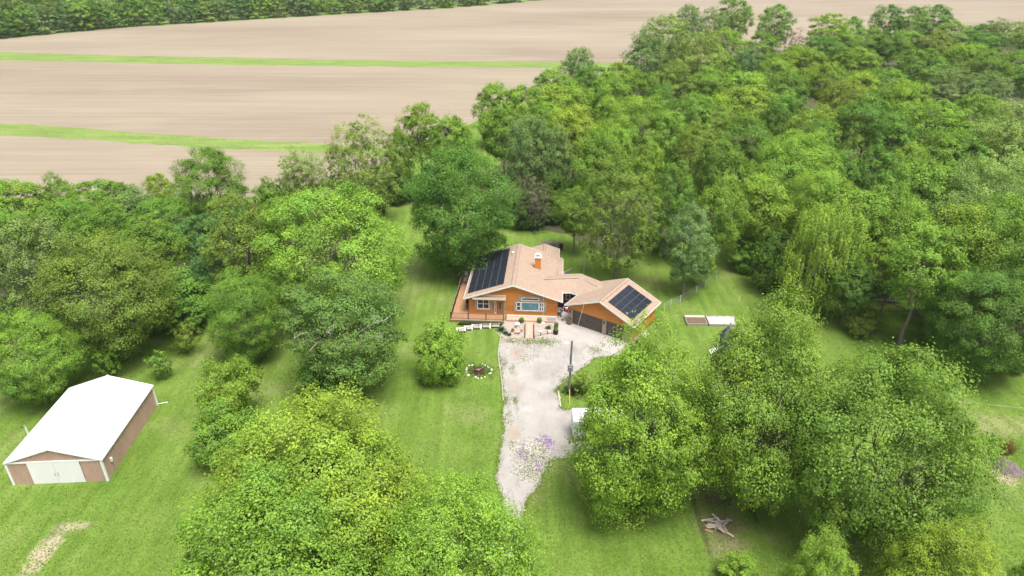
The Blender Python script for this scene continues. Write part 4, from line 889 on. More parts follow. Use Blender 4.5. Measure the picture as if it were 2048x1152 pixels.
# ------------------------------------------------------------------ scattered stuff: grass, weeds
def inside(poly, X, Y):
    c = np.zeros(len(X), bool); n = len(poly)
    for i in range(n):
        (x0, y0), (x1, y1) = poly[i], poly[(i+1) % n]
        k = ((y0 > Y) != (y1 > Y)) & (X < (x1-x0)*(Y-y0)/(y1-y0+1e-9)+x0); c ^= k
    return c
def tufts(name, P, h, col, spread=.5, seed=1, w=.03, blades=3, lbl=None, cat=None, parent=None, tipc=.2):
    rng = np.random.default_rng(seed); n = len(P); B = np.repeat(np.asarray(P), blades, 0); m = len(B)
    a = rng.uniform(0, 6.28, m); hh = h*rng.uniform(.5, 1.3, m); ln = rng.uniform(.1, 1, m)*spread
    B = B+np.stack([np.cos(a), np.sin(a), np.zeros(m)], 1)*(rng.uniform(0, .35, m)*h)[:, None]
    tip = B+np.stack([np.cos(a)*ln*hh, np.sin(a)*ln*hh, hh], 1); sd = np.stack([-np.sin(a), np.cos(a), np.zeros(m)], 1)*(w*rng.uniform(.6, 1.4, m))[:, None]
    V = np.stack([B-sd, B+sd, tip+sd*.35, tip-sd*.35], 1).reshape(-1, 3).astype(np.float32)
    me = bpy.data.meshes.new(name); me.vertices.add(4*m); me.vertices.foreach_set('co', V.ravel()); me.loops.add(4*m); me.loops.foreach_set('vertex_index', np.arange(4*m, dtype=np.int32))
    me.polygons.add(m); me.polygons.foreach_set('loop_start', np.arange(0, 4*m, 4, dtype=np.int32)); me.update(calc_edges=True)
    t = np.stack([rng.uniform(.2, .9, m), (rng.uniform(size=m) < tipc)*1.0, np.zeros(m), np.ones(m)], 1)
    at_ = me.attributes.new('tint', 'FLOAT_COLOR', 'POINT'); at_.data.foreach_set('color', np.repeat(t, 4, 0).astype(np.float32).ravel()); me.materials.append(M['leaf'])
    o = link(bpy.data.objects.new(name, me), parent); o.color = (*col, 1); o['kind'] = 'stuff'
    if lbl: o['label'] = lbl
    if cat: o['category'] = cat
    return o
def scatter_px(n, poly, rng, gauss=None):
    xs = [p[0] for p in poly]; ys = [p[1] for p in poly]; X = rng.uniform(min(xs), max(xs), n); Y = rng.uniform(min(ys), max(ys), n); k = inside(poly, X, Y); return X[k], Y[k]
HOUSE_PX = [(898, 655), (900, 560), (1130, 480), (1330, 600), (1270, 690), (1180, 700), (1000, 680)]
SHED_PX = [(8, 975), (8, 920), (136, 770), (215, 745), (320, 775), (320, 815), (218, 970)]
rng = np.random.default_rng(5)
X, Y = scatter_px(120000, [(0, 1152), (0, 820), (420, 640), (800, 420), (1130, 470), (1500, 520), (1900, 640), (2048, 760), (2048, 1152)], rng)
k = ~(inside(DRIVE, X, Y) | inside(HOUSE_PX, X, Y) | inside(SHED_PX, X, Y) | inside(PAD, X, Y)); X, Y = X[k], Y[k]
tufts('lawn_tufts', [tuple(at(x, y)) for x, y in zip(X, Y)],   .06, (.145, .225, .036), 2.2, 3, .04, 2, 'short green grass of the mown lawn', 'grass', tipc=.3)
# weeds creeping over the gravel and along its edges
X = []; Y = []
for (cx, cy, sx, sy, n) in ((1090, 684, 14, 5, 420), (1055, 683, 14, 4, 260), (1020, 682, 8, 3, 120), (1190, 700, 8, 5, 130), (1008, 728, 3, 8, 90), (1024, 738, 4, 5, 60), (1012, 800, 4, 5, 110), (1030, 802, 4, 5, 90), (1050, 718, 10, 6, 70), (1060, 700, 20, 8, 80), (1018, 838, 5, 8, 60), (1024, 890, 4, 6, 40), (1130, 760, 6, 5, 120), (1118, 780, 5, 4, 80)):
    X += list(rng.normal(cx, sx, n)); Y += list(rng.normal(cy, sy, n))
tufts('gravel_weeds', [tuple(at(x, y)) for x, y in zip(X, Y)], .10, (.20, .25, .075), 1.8, 8, .035, 2, 'thin green weeds creeping over the gravel drive', 'weeds')
P = []
for a, b_ in zip(DRIVE, DRIVE[1:]):
    p, q = at(*a), at(*b_); L_ = (q-p).length
    if a[1] > 700 and abs(a[0]-b_[0]) < 60:
        for _ in range(int(L_*34)): t = p.lerp(q, rng.uniform()); P.append((t.x+rng.normal(0, .17), t.y+rng.normal(0, .17), 0))
tufts('verge_grass', P, .07, (.165, .235, .045), 2.0, 9, .045, 2, 'ragged grass fringe along the driveway edges', 'grass')
# ------------------------------------------------------------------ walkway, beds, edging
walk = sheet('brick_walkway', [(1047.5, 641), (1072.5, 641), (1067, 650), (1066, 677), (1051, 677), (1052.5, 650)], .06, M['paver'])
bm = bmesh.new(); bm.from_mesh(walk.data); r_ = bmesh.ops.extrude_face_region(bm, geom=bm.faces[:]); bmesh.ops.translate(bm, verts=[v for v in r_['geom'] if isinstance(v, bmesh.types.BMVert)], vec=(0, 0, -.055)); bmesh.ops.recalc_face_normals(bm, faces=bm.faces); bm.to_mesh(walk.data); bm.free()
def kerb(name, pts, w, h, m, label, cat='edging', z=0.0, taper=0):
    b = MB(); W = [at(*p)+Vector((0, 0, z)) for p in pts]
    for p, q in zip(W, W[1:]):
        d = (q-p).normalized(); n = Vector((-d.y, d.x, 0))*w/2; n_ = max(1, int((q-p).length/1.2))
        for i in range(n_):
            a, c = p.lerp(q, i/n_), p.lerp(q, (i+1)/n_-.02/(max((q-p).length, .1))); hh = h*random.uniform(.85, 1.1)
            b.add([a-n, c-n, c+n, a+n, a-n+Vector((0, 0, hh)), c-n+Vector((0, 0, hh)), c+n+Vector((0, 0, hh)), a+n+Vector((0, 0, hh))], [(3, 2, 1, 0), (4, 5, 6, 7), (0, 1, 5, 4), (1, 2, 6, 5), (2, 3, 7, 6), (3, 0, 4, 7)])
    o = b.build(name, m); return tag(o, label, cat)
kerb('driveway_kerb', [(988, 664), (996, 667), (1001, 673), (1001.5, 677), (998.5, 690), (996.5, 710), (999.5, 735), (1003.5, 760), (1005.5, 785), (1007, 802)], .10, .07, M['concrete'], 'thin pale kerb curving along the left edge of the gravel drive')
kerb('lawn_kerb', [(1116.5, 783), (1119, 800), (1121.5, 814)], .16, .12, M['pale_wood'], 'short pale timber edging beside the patch of grass at the utility pole')
for (pts, lb) in (([(1050.2, 650), (1049.8, 677)], 'dark timber edging on the left side of the brick walkway'), ([(1067.5, 650), (1067.8, 677)], 'dark timber edging on the right side of the brick walkway')):
    kerb('walkway_edging', pts, .10, .34, M['dark_timber'], lb)
# low rail fence before the right garden bed
lf = thing('low_rail_fence', 'low dark rail fence along the front of the right garden bed', 'fence', at(1068, 674))
o0 = at(1068, 674)
for i in range(4):
    p = at(1068+i*13.4, 674-i*2.6)-o0; MB().box(p.x-.05, p.x+.05, p.y-.05, p.y+.05, 0, .5).build('post', M['dark_timber'], lf)
for z in (.2, .42): MB().tube([at(1067, 674)-o0+Vector((0, 0, z)), at(1109.5, 666)-o0+Vector((0, 0, z))], .035, 4).build('rail', M['grey_wood'], lf)
MB().tube([at(1070, 676)-o0+Vector((0, 0, .04)), at(1109.5, 668.5)-o0+Vector((0, 0, .04))], .05, 4).build('ground_rail', M['pale_wood'], lf)
# stepped white-edged planters below the deck
pl = [(923, 662.5, 'leftmost, lowest'), (939, 658.5, 'second from left'), (954, 656, 'middle'), (972, 654.5, 'second from right'), (991, 653.5, 'rightmost, nearest the walkway')]
for i, (px, py, nm) in enumerate(pl):
    c = at(px, py); t = thing('planter_box', f'white-edged stepped planter box below the deck, {nm}', 'planter', c, .15-.05*i, 'stepped planters below the deck')
    w, d, h = .60+.03*i, .48, .26
    MB().box(-w-.1, -w+.12, -d-.25, d+.1, 0, h+.02).build('side_wall', M['white_stone'], t, bevel=.02)
    MB().box(-w+.122, w, d-.1, d+.1, 0, h).build('back_wall', M['white_stone'], t, bevel=.02)
    MB().box(-w+.122, w-.05, -d+.08, d-.102, 0, h-.07).build('timber_lining', M['dark_timber'], t)
    MB().box(-w+.24, w-.2, -d+.16, d-.2, .1, h-.04).build('soil', M['bed'], t)
# flower bed in front of the deck and the blue-green yucca
rng = np.random.default_rng(12)
X, Y = scatter_px(1500, [(915, 650), (925, 646), (1005, 646), (1000, 652), (960, 653)], rng)
tufts('deck_border_plants', [tuple(at(x, y)) for x, y in zip(X, Y)], .32, (.115, .135, .060), .9, 14, .035, 3, 'mixed low border plants along the foot of the deck', 'plants')
def rosette(px, py, size, col, label, n=46, name='yucca', cat='plant', wd=.05):
    c = at(px, py); rd = random.Random(int(px*7)); t = thing(name, label, cat, c); b = MB()
    for i in range(n):
        a = rd.uniform(0, 6.28); el = rd.uniform(.25, 1.3); Ln = size*rd.uniform(.6, 1.1); d = Vector((math.cos(a)*math.cos(el), math.sin(a)*math.cos(el), math.sin(el))); s = Vector((-math.sin(a), math.cos(a), 0))*wd
        m_ = d*Ln*.5; q = d*Ln+Vector((0, 0, -.25*Ln*math.cos(el))); b.add([-s*.6, s*.6, m_+s, m_-s, q], [(0, 1, 2, 3), (3, 2, 4)])
    MB().lathe([(.06, 0), (.05, .1)], n=6).build('stem', M['dark_timber'], t)
    me = b.mesh('leaves'); a_ = me.attributes.new('tint', 'FLOAT_COLOR', 'POINT'); a_.data.foreach_set('color', [v for i in range(len(me.vertices)) for v in (rd.uniform(.2, .9), 0, .4, 1)]); me.materials.append(M['leaf'])
    o = link(bpy.data.objects.new('foliage', me), t); o.color = (*col, 1); return t
rosette(1003, 661, .95, (.075, .135, .065), 'largest blue-green spiky plant in the left garden bed corner', 70)
rosette(1011, 668, .75, (.075, .13, .06), 'blue-green spiky plant in front of the largest one')
rosette(1019, 671, .6, (.085, .14, .06), 'small blue-green spiky plant at the front left bed edge')
rosette(1001, 650, .7, (.085, .15, .05), 'spiky plant against the right end of the deck')
rosette(1097, 657, .75, (.12, .17, .075), 'pale green leafy plant in the right garden bed', 60)
rosette(993, 647, .65, (.085, .17, .03), 'round green plant at the deck foot near the stoop', 60)
def bushball(b, c, r, rd, n=60):
    for _ in range(n):
        d = Vector((rd.gauss(0, 1), rd.gauss(0, 1), abs(rd.gauss(0, 1)))).normalized(); p = Vector(c)+d*r*rd.uniform(.6, 1); s = Vector((rd.uniform(-1, 1), rd.uniform(-1, 1), rd.uniform(-.3, .3)))*.1; u = d.cross(s).normalized()*.08
        b.add([p-s, p+u, p+s, p-u], [(0, 1, 2, 3)])
def potted(px, py, rp, hp, m, col, label, name='potted_plant', hoops=True, fol=.35, z=0.0):
    c = at(px, py, z); t = thing(name, label, 'planter', c); rd = random.Random(int(px))
    p = MB().lathe([(rp*.78, 0), (rp*.95, hp*.5), (rp, hp), (rp*.9, hp), (rp*.88, hp-.06)], n=14).build('pot', m, t)
    if hoops:
        for z_ in (.2, .8): MB().lathe([(rp*(.80+.2*z_)+.012, hp*z_-.03), (rp*(.80+.2*z_)+.016, hp*z_+.03)], n=14).build('hoop', M['dark_metal'], p)
    if fol:
        b = MB(); bushball(b, (0, 0, hp), fol, rd, 110); me = b.mesh('foliage'); a_ = me.attributes.new('tint', 'FLOAT_COLOR', 'POINT'); a_.data.foreach_set('color', [v for i in range(len(me.vertices)) for v in (rd.uniform(.3, .9), .2, 0, 1)]); me.materials.append(M['leaf'])
        o = link(bpy.data.objects.new('foliage', me), t); o.color = (*col, 1)
    return t
potted(1043, 645, .36, .45, M['green_plastic'], (.10, .24, .03), 'green half-barrel planter left of the brick walkway', fol=.34)
potted(1079, 645, .36, .45, M['green_plastic'], (.10, .24, .03), 'green half-barrel planter right of the brick walkway', fol=.34)
potted(1025.5, 663, .24, .32, M['terracotta'], (.10, .17, .03), 'left terracotta pot in the left garden bed', hoops=False, fol=.16)
potted(1042.5, 663, .22, .26, M['terracotta'], (.10, .17, .03), 'right terracotta pot in the left garden bed', hoops=False, fol=0)
potted(1139, 648, .38, .85, M['barrel'], (.16, .14, .10), 'old oak barrel standing at the left pillar of the garage', 'barrel', fol=.18)
potted(1111.5, 668, .36, .62, M['black'], (.13, .18, .05), 'black tub with plants at the corner of concrete pad and garden bed', 'planter_tub', fol=.3)
potted(1112.5, 656, .30, .6, M['green_plastic'], (.14, .19, .06), 'tall green planter at the right end of the garden bed', 'planter_tub', fol=.3)
MB().box(-.14, .14, -.14, .14, 0, .5).build('x', M['white_stone'])
bpy.data.objects.remove(bpy.data.objects['x'])
def rock(name, px, py, r, m, label, cat='stone', group=None, z=0.0, sq=.6, seed=None):
    rd = random.Random(seed if seed is not None else int(px*13+py)); bm = bmesh.new(); bmesh.ops.create_icosphere(bm, subdivisions=2, radius=r)
    for v in bm.verts: v.co *= rd.uniform(.82, 1.15); v.co.z *= sq
    me = bpy.data.meshes.new(name); bm.to_mesh(me); bm.free(); me.materials.append(m); o = link(bpy.data.objects.new(name, me)); p = at(px, py); o.location = (p.x, p.y, z+r*sq*.6); return tag(o, label, cat, group)
for px, py, lb in ((1080, 664, 'pale round stone in the middle of the right garden bed'), (1099, 664, 'white stone at the front of the right garden bed'), (1086, 647, 'white stone beside the right half-barrel planter')): rock('stone', px, py, .24, M['white_stone'], lb)
bb = thing('birdbath', 'small white birdbath in the left garden bed', 'birdbath', at(1035, 655)); MB().lathe([(.2, 0), (.1, .08), (.08, .5), (.12, .55)], n=12).build('pedestal', M['white_stone'], bb); MB().lathe([(.1, .55), (.34, .64), (.34, .68), (.26, .64)], n=14).build('bowl', M['white_stone'], bb)
sb = thing('garden_bench', 'pale stone garden bench in the front of the left bed', 'bench', at(1035, 668)); MB().box(-.4, .4, -.16, .16, .34, .42).build('seat', M['concrete'], sb, bevel=.02)
for s in (-1, 1): MB().box(s*.28-.06, s*.28+.06, -.13, .13, 0, .338).build('leg', M['concrete'], sb)
# drain covers on the pad and drive
for px, py, lb, r in ((1125, 640, 'small dark drain grate on the concrete pad by the breezeway', .16), (1132, 686, 'round white utility lid on the gravel below the concrete pad', .30)):
    o = MB().lathe([(r, 0), (r, .05), (r*.8, .09 if r > .2 else .055)], tuple(at(px, py, .02)), 14).build('drain_cover', M['white_stone'] if r > .2 else M['dark_metal']); tag(o, lb, 'drain cover')

# ------------------------------------------------------------------ utility pole and wires
pb = at(1137.5, 786); PH = 7.2
up = thing('utility_pole', 'grey wooden utility pole with meter box beside the gravel drive', 'utility pole', pb)
MB().tube([(0, 0, -.1), (0.05, 0, PH*.5), (.10, .0, PH)], [.15, .135, .11], 10).build('pole', M['pole_wood'], up)
mt = MB().box(-.28, .32, -.36, -.12, 3.25, 4.1).build('meter_box', M['grey_box'], up, bevel=.02); MB().lathe([(.13, 0), (.13, .05)], (.02, -.4, 3.85), 10).build('dial', M['galv'], mt)
MB().tube([(.02, -.16, .1), (.02, -.16, 3.25)], .035, 6).build('conduit', M['grey_box'], up); MB().tube([(.05, -.15, 4.1), (.1, -.12, PH-.2)], .03, 6).build('conduit', M['grey_box'], up)
def wire(p, q, sag, r, m, name, label, n=14):
    p, q = Vector(p), Vector(q); b = MB(); b.tube([p.lerp(q, i/n)-Vector((0, 0, sag*4*(i/n)*(1-i/n))) for i in range(n+1)], r, 4); return tag(b.build(name, m), label, 'wire')
wire(pb+Vector((.10, 0, PH-.1)), GMW @ Vector((-2.2, -.04, GRZ-GSL*2.2-.05)), .35, .012, M['hose'], 'service_wire', 'pale service wire from the utility pole up to the garage gable')
ym = thing('marker_post', 'yellow plastic guy marker in the grass below the utility pole', 'marker', at(1139, 809)); MB().tube([(0, 0, 0), (.03, .55, .75), (.04, 1.05, 1.35)], .045, 8).build('sleeve', M['yellow'], ym); MB().tube([(.04, 1.05, 1.35), (.0, 2.4, 5.2)], .012, 4).build('guy_wire', M['galv'], ym)
tufts('pole_weeds', [tuple(at(x, y)) for x, y in zip(rng.normal(1143, 7, 260), rng.normal(782, 4, 260))], .45, (.085, .15, .05), .9, 31, .05, 4, 'tall weeds around the utility pole foot', 'weeds')

# ------------------------------------------------------------------ camper, play tower, beds
cp = thing('box_trailer', 'white box trailer parked under the bright maple, mostly hidden by leaves', 'trailer', at(1146, 884), math.radians(1.5))
MB().box(0, 5.4, 0, 2.3, .45, 2.75).build('body', M['white_metal'], cp, bevel=.09); MB().box(.15, 5.25, .15, 2.15, 2.755, 2.79).build('roof_panel', M['white_trim'], cp)
for x in (1.9, 2.75):
    for y in (-.02, 2.1):
        w = MB(); w.M = Matrix.Translation((x, y+.11, .33)) @ Matrix.Rotation(math.pi/2, 4, 'X'); w.lathe([(.2, -.11), (.33, -.09), (.33, .09), (.2, .11)], n=16); o = w.build('wheel', M['black'], cp)
b = MB(); b.tube([(5.4, .6, .5), (6.5, 1.15, .45)], .05, 4); b.tube([(5.4, 1.7, .5), (6.5, 1.15, .45)], .05, 4); b.build('drawbar', M['dark_metal'], cp)
MB().box(.02, .0-.03, .1, 2.2, .6, 2.6).build('rear_door', M['white_trim'], cp); MB().box(1, 3.4, -.02, -.002, .5, .62).build('side_stripe', M['galv'], cp)
pt = thing('play_tower', 'slate-blue play tower with steep pointed roof behind the pale maple', 'play tower', at(1449, 706))
for sx in (-.6, .6):
    for sy in (-.6, .6): MB().box(sx-.06, sx+.06, sy-.06, sy+.06, 0, 2.5).build('post', M['slate_blue'], pt)
MB().box(-.7, .7, -.7, .7, 1.2, 1.28).build('platform', M['slate_blue'], pt); MB().box(-.66, .66, -.67, -.63, 1.282, 1.95).build('front_wall', M['slate_blue'], pt); MB().box(.63, .67, -.62, .66, 1.282, 1.95).build('side_wall', M['slate_blue'], pt); MB().box(-.67, -.63, -.62, .66, 1.282, 1.95).build('side_wall', M['slate_blue'], pt)
MB().add([(-.85, -.85, 2.45), (.85, -.85, 2.45), (.85, .85, 2.45), (-.85, .85, 2.45), (0, 0, 4.1)], [(0, 1, 4), (1, 2, 4), (2, 3, 4), (3, 0, 4), (3, 2, 1, 0)]).build('roof', M['slate_blue'], pt)
lad = MB()
for i in range(7): lad.box(-1.9+i*.18, -1.75+i*.18, -.45, .45, .15+i*.16, .2+i*.16)
lad.build('ladder', M['white_trim'], pt)
for (x0, x1, y0, lb, fm, sm) in ((1374, 1415, 652, 'long raised bed with pale plank frame and brown soil on the back lawn', 'grey_wood', 'soil'), (1418, 1476, 653, 'raised bed covered with pale sheet beside the play tower', 'grey_wood', 'cover')):
    p = at(x0, y0); wd_ = at(x1, y0).x-p.x; t = thing('raised_bed', lb, 'raised bed', p, -.03); D_ = 2.3
    MB().box(0, wd_, 0, .08, 0, .38).build('plank', M[fm], t); MB().box(0, wd_, D_, D_+.08, 0, .38).build('plank', M[fm], t); MB().box(0, .08, .082, D_-.002, 0, .36).build('plank', M[fm], t); MB().box(wd_-.08, wd_, .082, D_-.002, 0, .36).build('plank', M[fm], t)
    b = MB(); nx, ny = 10, 5; rd = random.Random(int(x0)); vs = [(.09+(wd_-.18)*i/nx, .09+(D_-.12)*j/ny, .26+rd.uniform(0, .14)) for j in range(ny+1) for i in range(nx+1)]
    b.add(vs, [(j*(nx+1)+i, j*(nx+1)+i+1, (j+1)*(nx+1)+i+1, (j+1)*(nx+1)+i) for j in range(ny) for i in range(nx)]); b.build('soil' if sm == 'soil' else 'cover_sheet', M[sm], t, smooth=True)
    if sm == 'soil': MB().box(wd_*.0+.085, wd_-.085, 1.75, 2.29, .30, .42).build('plank', M['pale_wood'], t)

# ------------------------------------------------------------------ scrap wood, burnt pile, stump ring, brush
rd = random.Random(11); base = at(1438, 1054)
for i in range(22):
    Ln = rd.uniform(.6, 1.5); w = rd.uniform(.11, .24); th_ = rd.uniform(.03, .05); a = rd.gauss(.5, .8) if i < 14 else rd.gauss(-.9, .5); z = .03+i*.022
    b = MB().box(-Ln/2, Ln/2, -w/2, w/2, -th_/2, th_/2); o = b.build('scrap_plank', M['pale_wood'] if rd.random() < .75 else M['grey_wood']); o.location = base+Vector((rd.gauss(0, .42), rd.gauss(0, .3), z+.02)); o.rotation_euler = (rd.gauss(0, .06), rd.gauss(0, .10), a+1.57*(i % 2))
    tag(o, 'pale scrap plank in the loose wood pile on the dirt patch', 'plank', 'scrap wood pile')
for i, (px, py, a, Ln, lb) in enumerate(((1417, 1041, .25, 1.5, 'wide pale board lying at the upper left of the scrap wood pile'), (1452, 1066, -.75, 1.5, 'narrow board pointing down right out of the scrap wood pile'), (1418, 1062, -.5, .7, 'short orange-brown offcut left of the scrap wood pile'))):
    o = MB().box(-Ln/2, Ln/2, -.11, .11, -.025, .025).build('scrap_board', M['pale_wood'] if i != 2 else M['deck_wood']); o.location = at(px, py)+Vector((0, 0, .12 if i < 2 else .035)); o.rotation_euler = (0, .05, a); tag(o, lb, 'board')
def mound(name, px, py, rx, ry, h, m, label, cat, seed=1):
    rd = random.Random(seed); bm = bmesh.new(); n = 18
    vs = {}
    for i in range(n+1):
        for j in range(n+1):
            u, v = i/n*2-1, j/n*2-1; rr = math.hypot(u, v); z = max(0, 1-rr*rr)*h*(1+.3*math.sin(5*u+seed)*math.cos(4*v))+rd.uniform(-.5, .5)*h*.3*(rr < .9); vs[i, j] = bm.verts.new((u*rx*(1+.1*math.sin(4*v+seed)), v*ry, max(z, -.03)))
    for i in range(n):
        for j in range(n):
            if math.hypot((i+.5)/n*2-1, (j+.5)/n*2-1) < 1.02: bm.faces.new((vs[i, j], vs[i+1, j], vs[i+1, j+1], vs[i, j+1]))
    for v in [v for v in bm.verts if not v.link_faces]: bm.verts.remove(v)
    me = bpy.data.meshes.new(name); bm.to_mesh(me); bm.free(); me.materials.append(m); o = link(bpy.data.objects.new(name, me)); o.location = at(px, py); return tag(o, label, cat)
mound('burn_pile', 2014, 935, 1.3, 1.5, .55, M['ash'], 'dark charred burn pile on bare ground at the right edge', 'burn pile', 4)
rng2 = np.random.default_rng(44)
tufts('dead_grass', [tuple(at(x, y)) for x, y in zip(rng2.normal(2004, 9, 260), rng2.normal(903, 4, 260))], .9, (.26, .175, .085), .55, 45, .022, 4, 'clump of tall dead brown grass above the burn pile', 'grass')
st = thing('tree_stump', 'rotten reddish stump in the weedy ring on the lawn left of the drive', 'stump', at(957, 744)); MB().lathe([(.75, 0), (.55, .25), (.48, .5), (.3, .42), (.2, .3)], n=13).build('stump_wood', M['rust'], st)
b = MB(); rd = random.Random(8)
for i in range(26): a = rd.uniform(0, 6.28); L_ = rd.uniform(.5, 1.2); b.tube([(math.cos(a)*.3, math.sin(a)*.3, .3), (math.cos(a)*L_, math.sin(a)*L_, .06)], [.07, .025], 5)
b.build('roots', M['rust'], st); b = MB()
for i in range(8): a = rd.uniform(0, 6.28); b.tube([(0, 0, .35), (math.cos(a)*.7, math.sin(a)*.6, rd.uniform(.1, .6))], [.035, .015], 4)
b.build('splinters', M['pale_bark'], st)
rd = random.Random(21); cs = at(957, 744)
for i in range(24):
    a = i/24*6.283+rd.uniform(-.1, .1); px, py = 957+25*math.cos(a)*rd.uniform(.9, 1.1), 742+14*math.sin(a)*rd.uniform(.9, 1.1)
    if rd.random() < .82: rock('ring_stone', px, py, rd.uniform(.09, .17), M['white_stone'], 'small pale stone in the ring around the rotten stump', 'stone', 'stones ringing the stump', seed=i)
tufts('stump_weeds', [tuple(at(x, y)) for x, y in zip(rng2.normal(958, 14, 420), rng2.normal(742, 7, 420))], .24, (.135, .20, .045), 1.0, 46, .03, 3, 'weeds growing inside the stump ring', 'weeds')
# pale and violet flakes added in place of an editing artefact on the drive
rng3 = np.random.default_rng(61); X = []; Y = []
for (cx, cy, sx, sy, n) in ((1062, 925, 15, 15, 900), (1082, 905, 12, 12, 480), (1058, 946, 13, 8, 420), (1048, 905, 10, 10, 300), (1078, 880, 9, 8, 140)):
    X += list(rng3.normal(cx, sx, n)); Y += list(rng3.normal(cy, sy, n))
Pn = np.array([tuple(at(x, y, .03)) for x, y in zip(X, Y)]); nn = rng3.normal(size=(len(Pn), 3))*.35+np.array([0, 0, 1]); nn /= np.linalg.norm(nn, axis=1, keepdims=True)
def artefact_flakes(name, P, nrm, size, col, label, seed):
    r_ = np.random.default_rng(seed); t = np.stack([r_.uniform(.1, 1, len(P)), np.zeros(len(P)), np.zeros(len(P)), np.ones(len(P))], 1)
    o = link(bpy.data.objects.new(name, leaf_mesh(name, P, nrm, size, r_, t))); o.color = (*col, 1); return tag(o, label, 'litter', kind='stuff')
k = rng3.uniform(size=len(Pn)) < .6
artefact_flakes('fallen_blossom', Pn[k], nn[k], .24, (.55, .53, .42), 'cream flakes added for an editing artefact on the lower gravel drive', 1)
artefact_flakes('fallen_leaves', Pn[~k], nn[~k], .24, (.20, .22, .19), 'grey flakes added for an editing artefact on the lower gravel drive', 2)
X = np.concatenate([rng3.normal(1098, 6, 90), rng3.normal(1045, 5, 50), rng3.normal(1080, 4, 30)]); Y = np.concatenate([rng3.normal(884, 6, 90), rng3.normal(908, 6, 50), rng3.normal(880, 4, 30)])
Pv = np.array([tuple(at(x, y, .05)) for x, y in zip(X, Y)]); nv = rng3.normal(size=(len(Pv), 3))*.35+np.array([0, 0, 1]); nv /= np.linalg.norm(nv, axis=1, keepdims=True)
artefact_flakes('violet_petals', Pv, nv, .22, (.30, .17, .42), 'violet flakes added for an editing artefact on the lower gravel drive', 3)
M['violet'] = simple('violet_artefact_stroke', (.36, .20, .50), .8, .2, 6)
vt = thing('violet_artefact_stroke', 'forked violet stroke added for an editing artefact on the lower gravel drive', 'twig', at(1073, 925)); o0 = at(1073, 925)
for nm, pts in (('stem', ((1073, 920), (1075, 931))), ('fork', ((1074, 929), (1064, 937))), ('fork', ((1075, 931), (1083, 943))), ('fork', ((1071, 933), (1067, 934)))):
    MB().tube([at(*q)-o0+Vector((0, 0, .06)) for q in pts], [.06, .035], 5).build(nm, M['violet'], vt)
# behind the house: burn barrel, brush pile, poles, flag, fence
bq = at(1122, 499); bl_ = thing('burn_barrel', 'rusty brown burn barrel standing behind the house', 'barrel', bq); MB().lathe([(.33, 0), (.33, .3), (.35, .32), (.33, .34), (.33, .62), (.35, .64), (.33, .66), (.33, .95), (.29, .95), (.29, .6)], n=14).build('drum', M['rust'], bl_)
bp = thing('brush_pile', 'heap of grey cut branches behind the rear wing of the house', 'brush pile', at(1102, 493)); rd = random.Random(5); b = MB()
for i in range(170): p = Vector((rd.gauss(0, .9), rd.gauss(0, .7), rd.uniform(.05, .8))); d = Vector((rd.uniform(-1, 1), rd.uniform(-1, 1), rd.uniform(-.25, .25))).normalized()*rd.uniform(.5, 1.2); b.tube([p-d, p+d], [.03, .012], 3, False)
o = b.build('branches', M['grey_wood'], bp); o['kind'] = 'stuff'
pp = at(1167, 557); t = thing('pipe_pole', 'thin pale pole rising behind the breezeway roof', 'pole', pp); MB().tube([(0, 0, 0), (0, 0, 3.6)], .045, 8).build('pipe', M['galv'], t); MB().box(-.16, .16, -.03, .03, 3.1, 3.16).build('crosspiece', M['galv'], t)
fp = HM @ Vector((HW+.15, 9.6, 2.7)); t = thing('flag', 'small blue and pale flag hanging at the right rear eave of the house', 'flag', fp)
MB().tube([(0, 0, 0), (1.1, -.2, .9)], .02, 5).build('staff', M['white_trim'], t)
def cloth(nm, x0, x1, m):
    b = MB(); nx, nz = 8, 6; vs = [(x0+(x1-x0)*i/nx, -.1+.06*math.sin(i*1.3+j*.5), .2+.55*i/nx*.3-.6*j/nz) for j in range(nz+1) for i in range(nx+1)]
    b.add(vs, [(j*(nx+1)+i, j*(nx+1)+i+1, (j+1)*(nx+1)+i+1, (j+1)*(nx+1)+i) for j in range(nz) for i in range(nx)]); b.build(nm, m, t, smooth=True)
cloth('blue_field', .15, .6, M['blue_cloth']); cloth('pale_field', -.35, .148, M['pale_cloth'])
fn = thing('wire_fence', 'wire fence with thin pale posts curving behind the garage lawn', 'fence', at(1328, 622)); f0 = at(1328, 622)
fpx = [(1328, 622), (1341, 613), (1360, 606), (1392, 586), (1410, 575), (1432, 556), (1431, 544), (1423, 532)]
FP = [at(*q)-f0 for q in fpx]
for p in FP: MB().tube([p, p+Vector((0, 0, 1.25))], .035, 6).build('post', M['white_trim'], fn)
for z in (.25, .5, .75, 1.0, 1.2):
    MB().tube([p+Vector((0, 0, z)) for p in FP], .010, 3).build('wire', M['galv'], fn)
# log and pole on the shaded lawn, hose line, post by the shed
lg = thing('fallen_log', 'mossy log lying on the shaded ground right of the willow', 'log', at(1770, 604)); MB().tube([(-1.8, .3, .2), (0, 0, .22), (1.9, -.35, .2)], [.2, .22, .17], 9).build('log_wood', M['bark'], lg); MB().tube([(.5, -.1, .3), (.8, -.5, .8)], [.07, .03], 5).build('stub', M['bark'], lg)
o = MB().tube([at(1912, 804)+Vector((0, 0, .03)), at(1960, 808)+Vector((0, 0, .03)), at(2060, 818)+Vector((0, 0, .03))], .016, 5).build('garden_hose', M['hose']); tag(o, 'thin pale line stretched straight across the lawn at the right edge', 'hose')
t = thing('shed_post', 'pale slanting post standing behind the left shed wall', 'post', at(62, 880)); MB().tube([(0, 0, 0), (-.05, 0, 1.9)], .09, 8).build('pipe', M['white_trim'], t); MB().lathe([(.11, 1.9), (.11, 1.98)], (-.05, 0, 0), 8).build('cap', M['galv'], t)
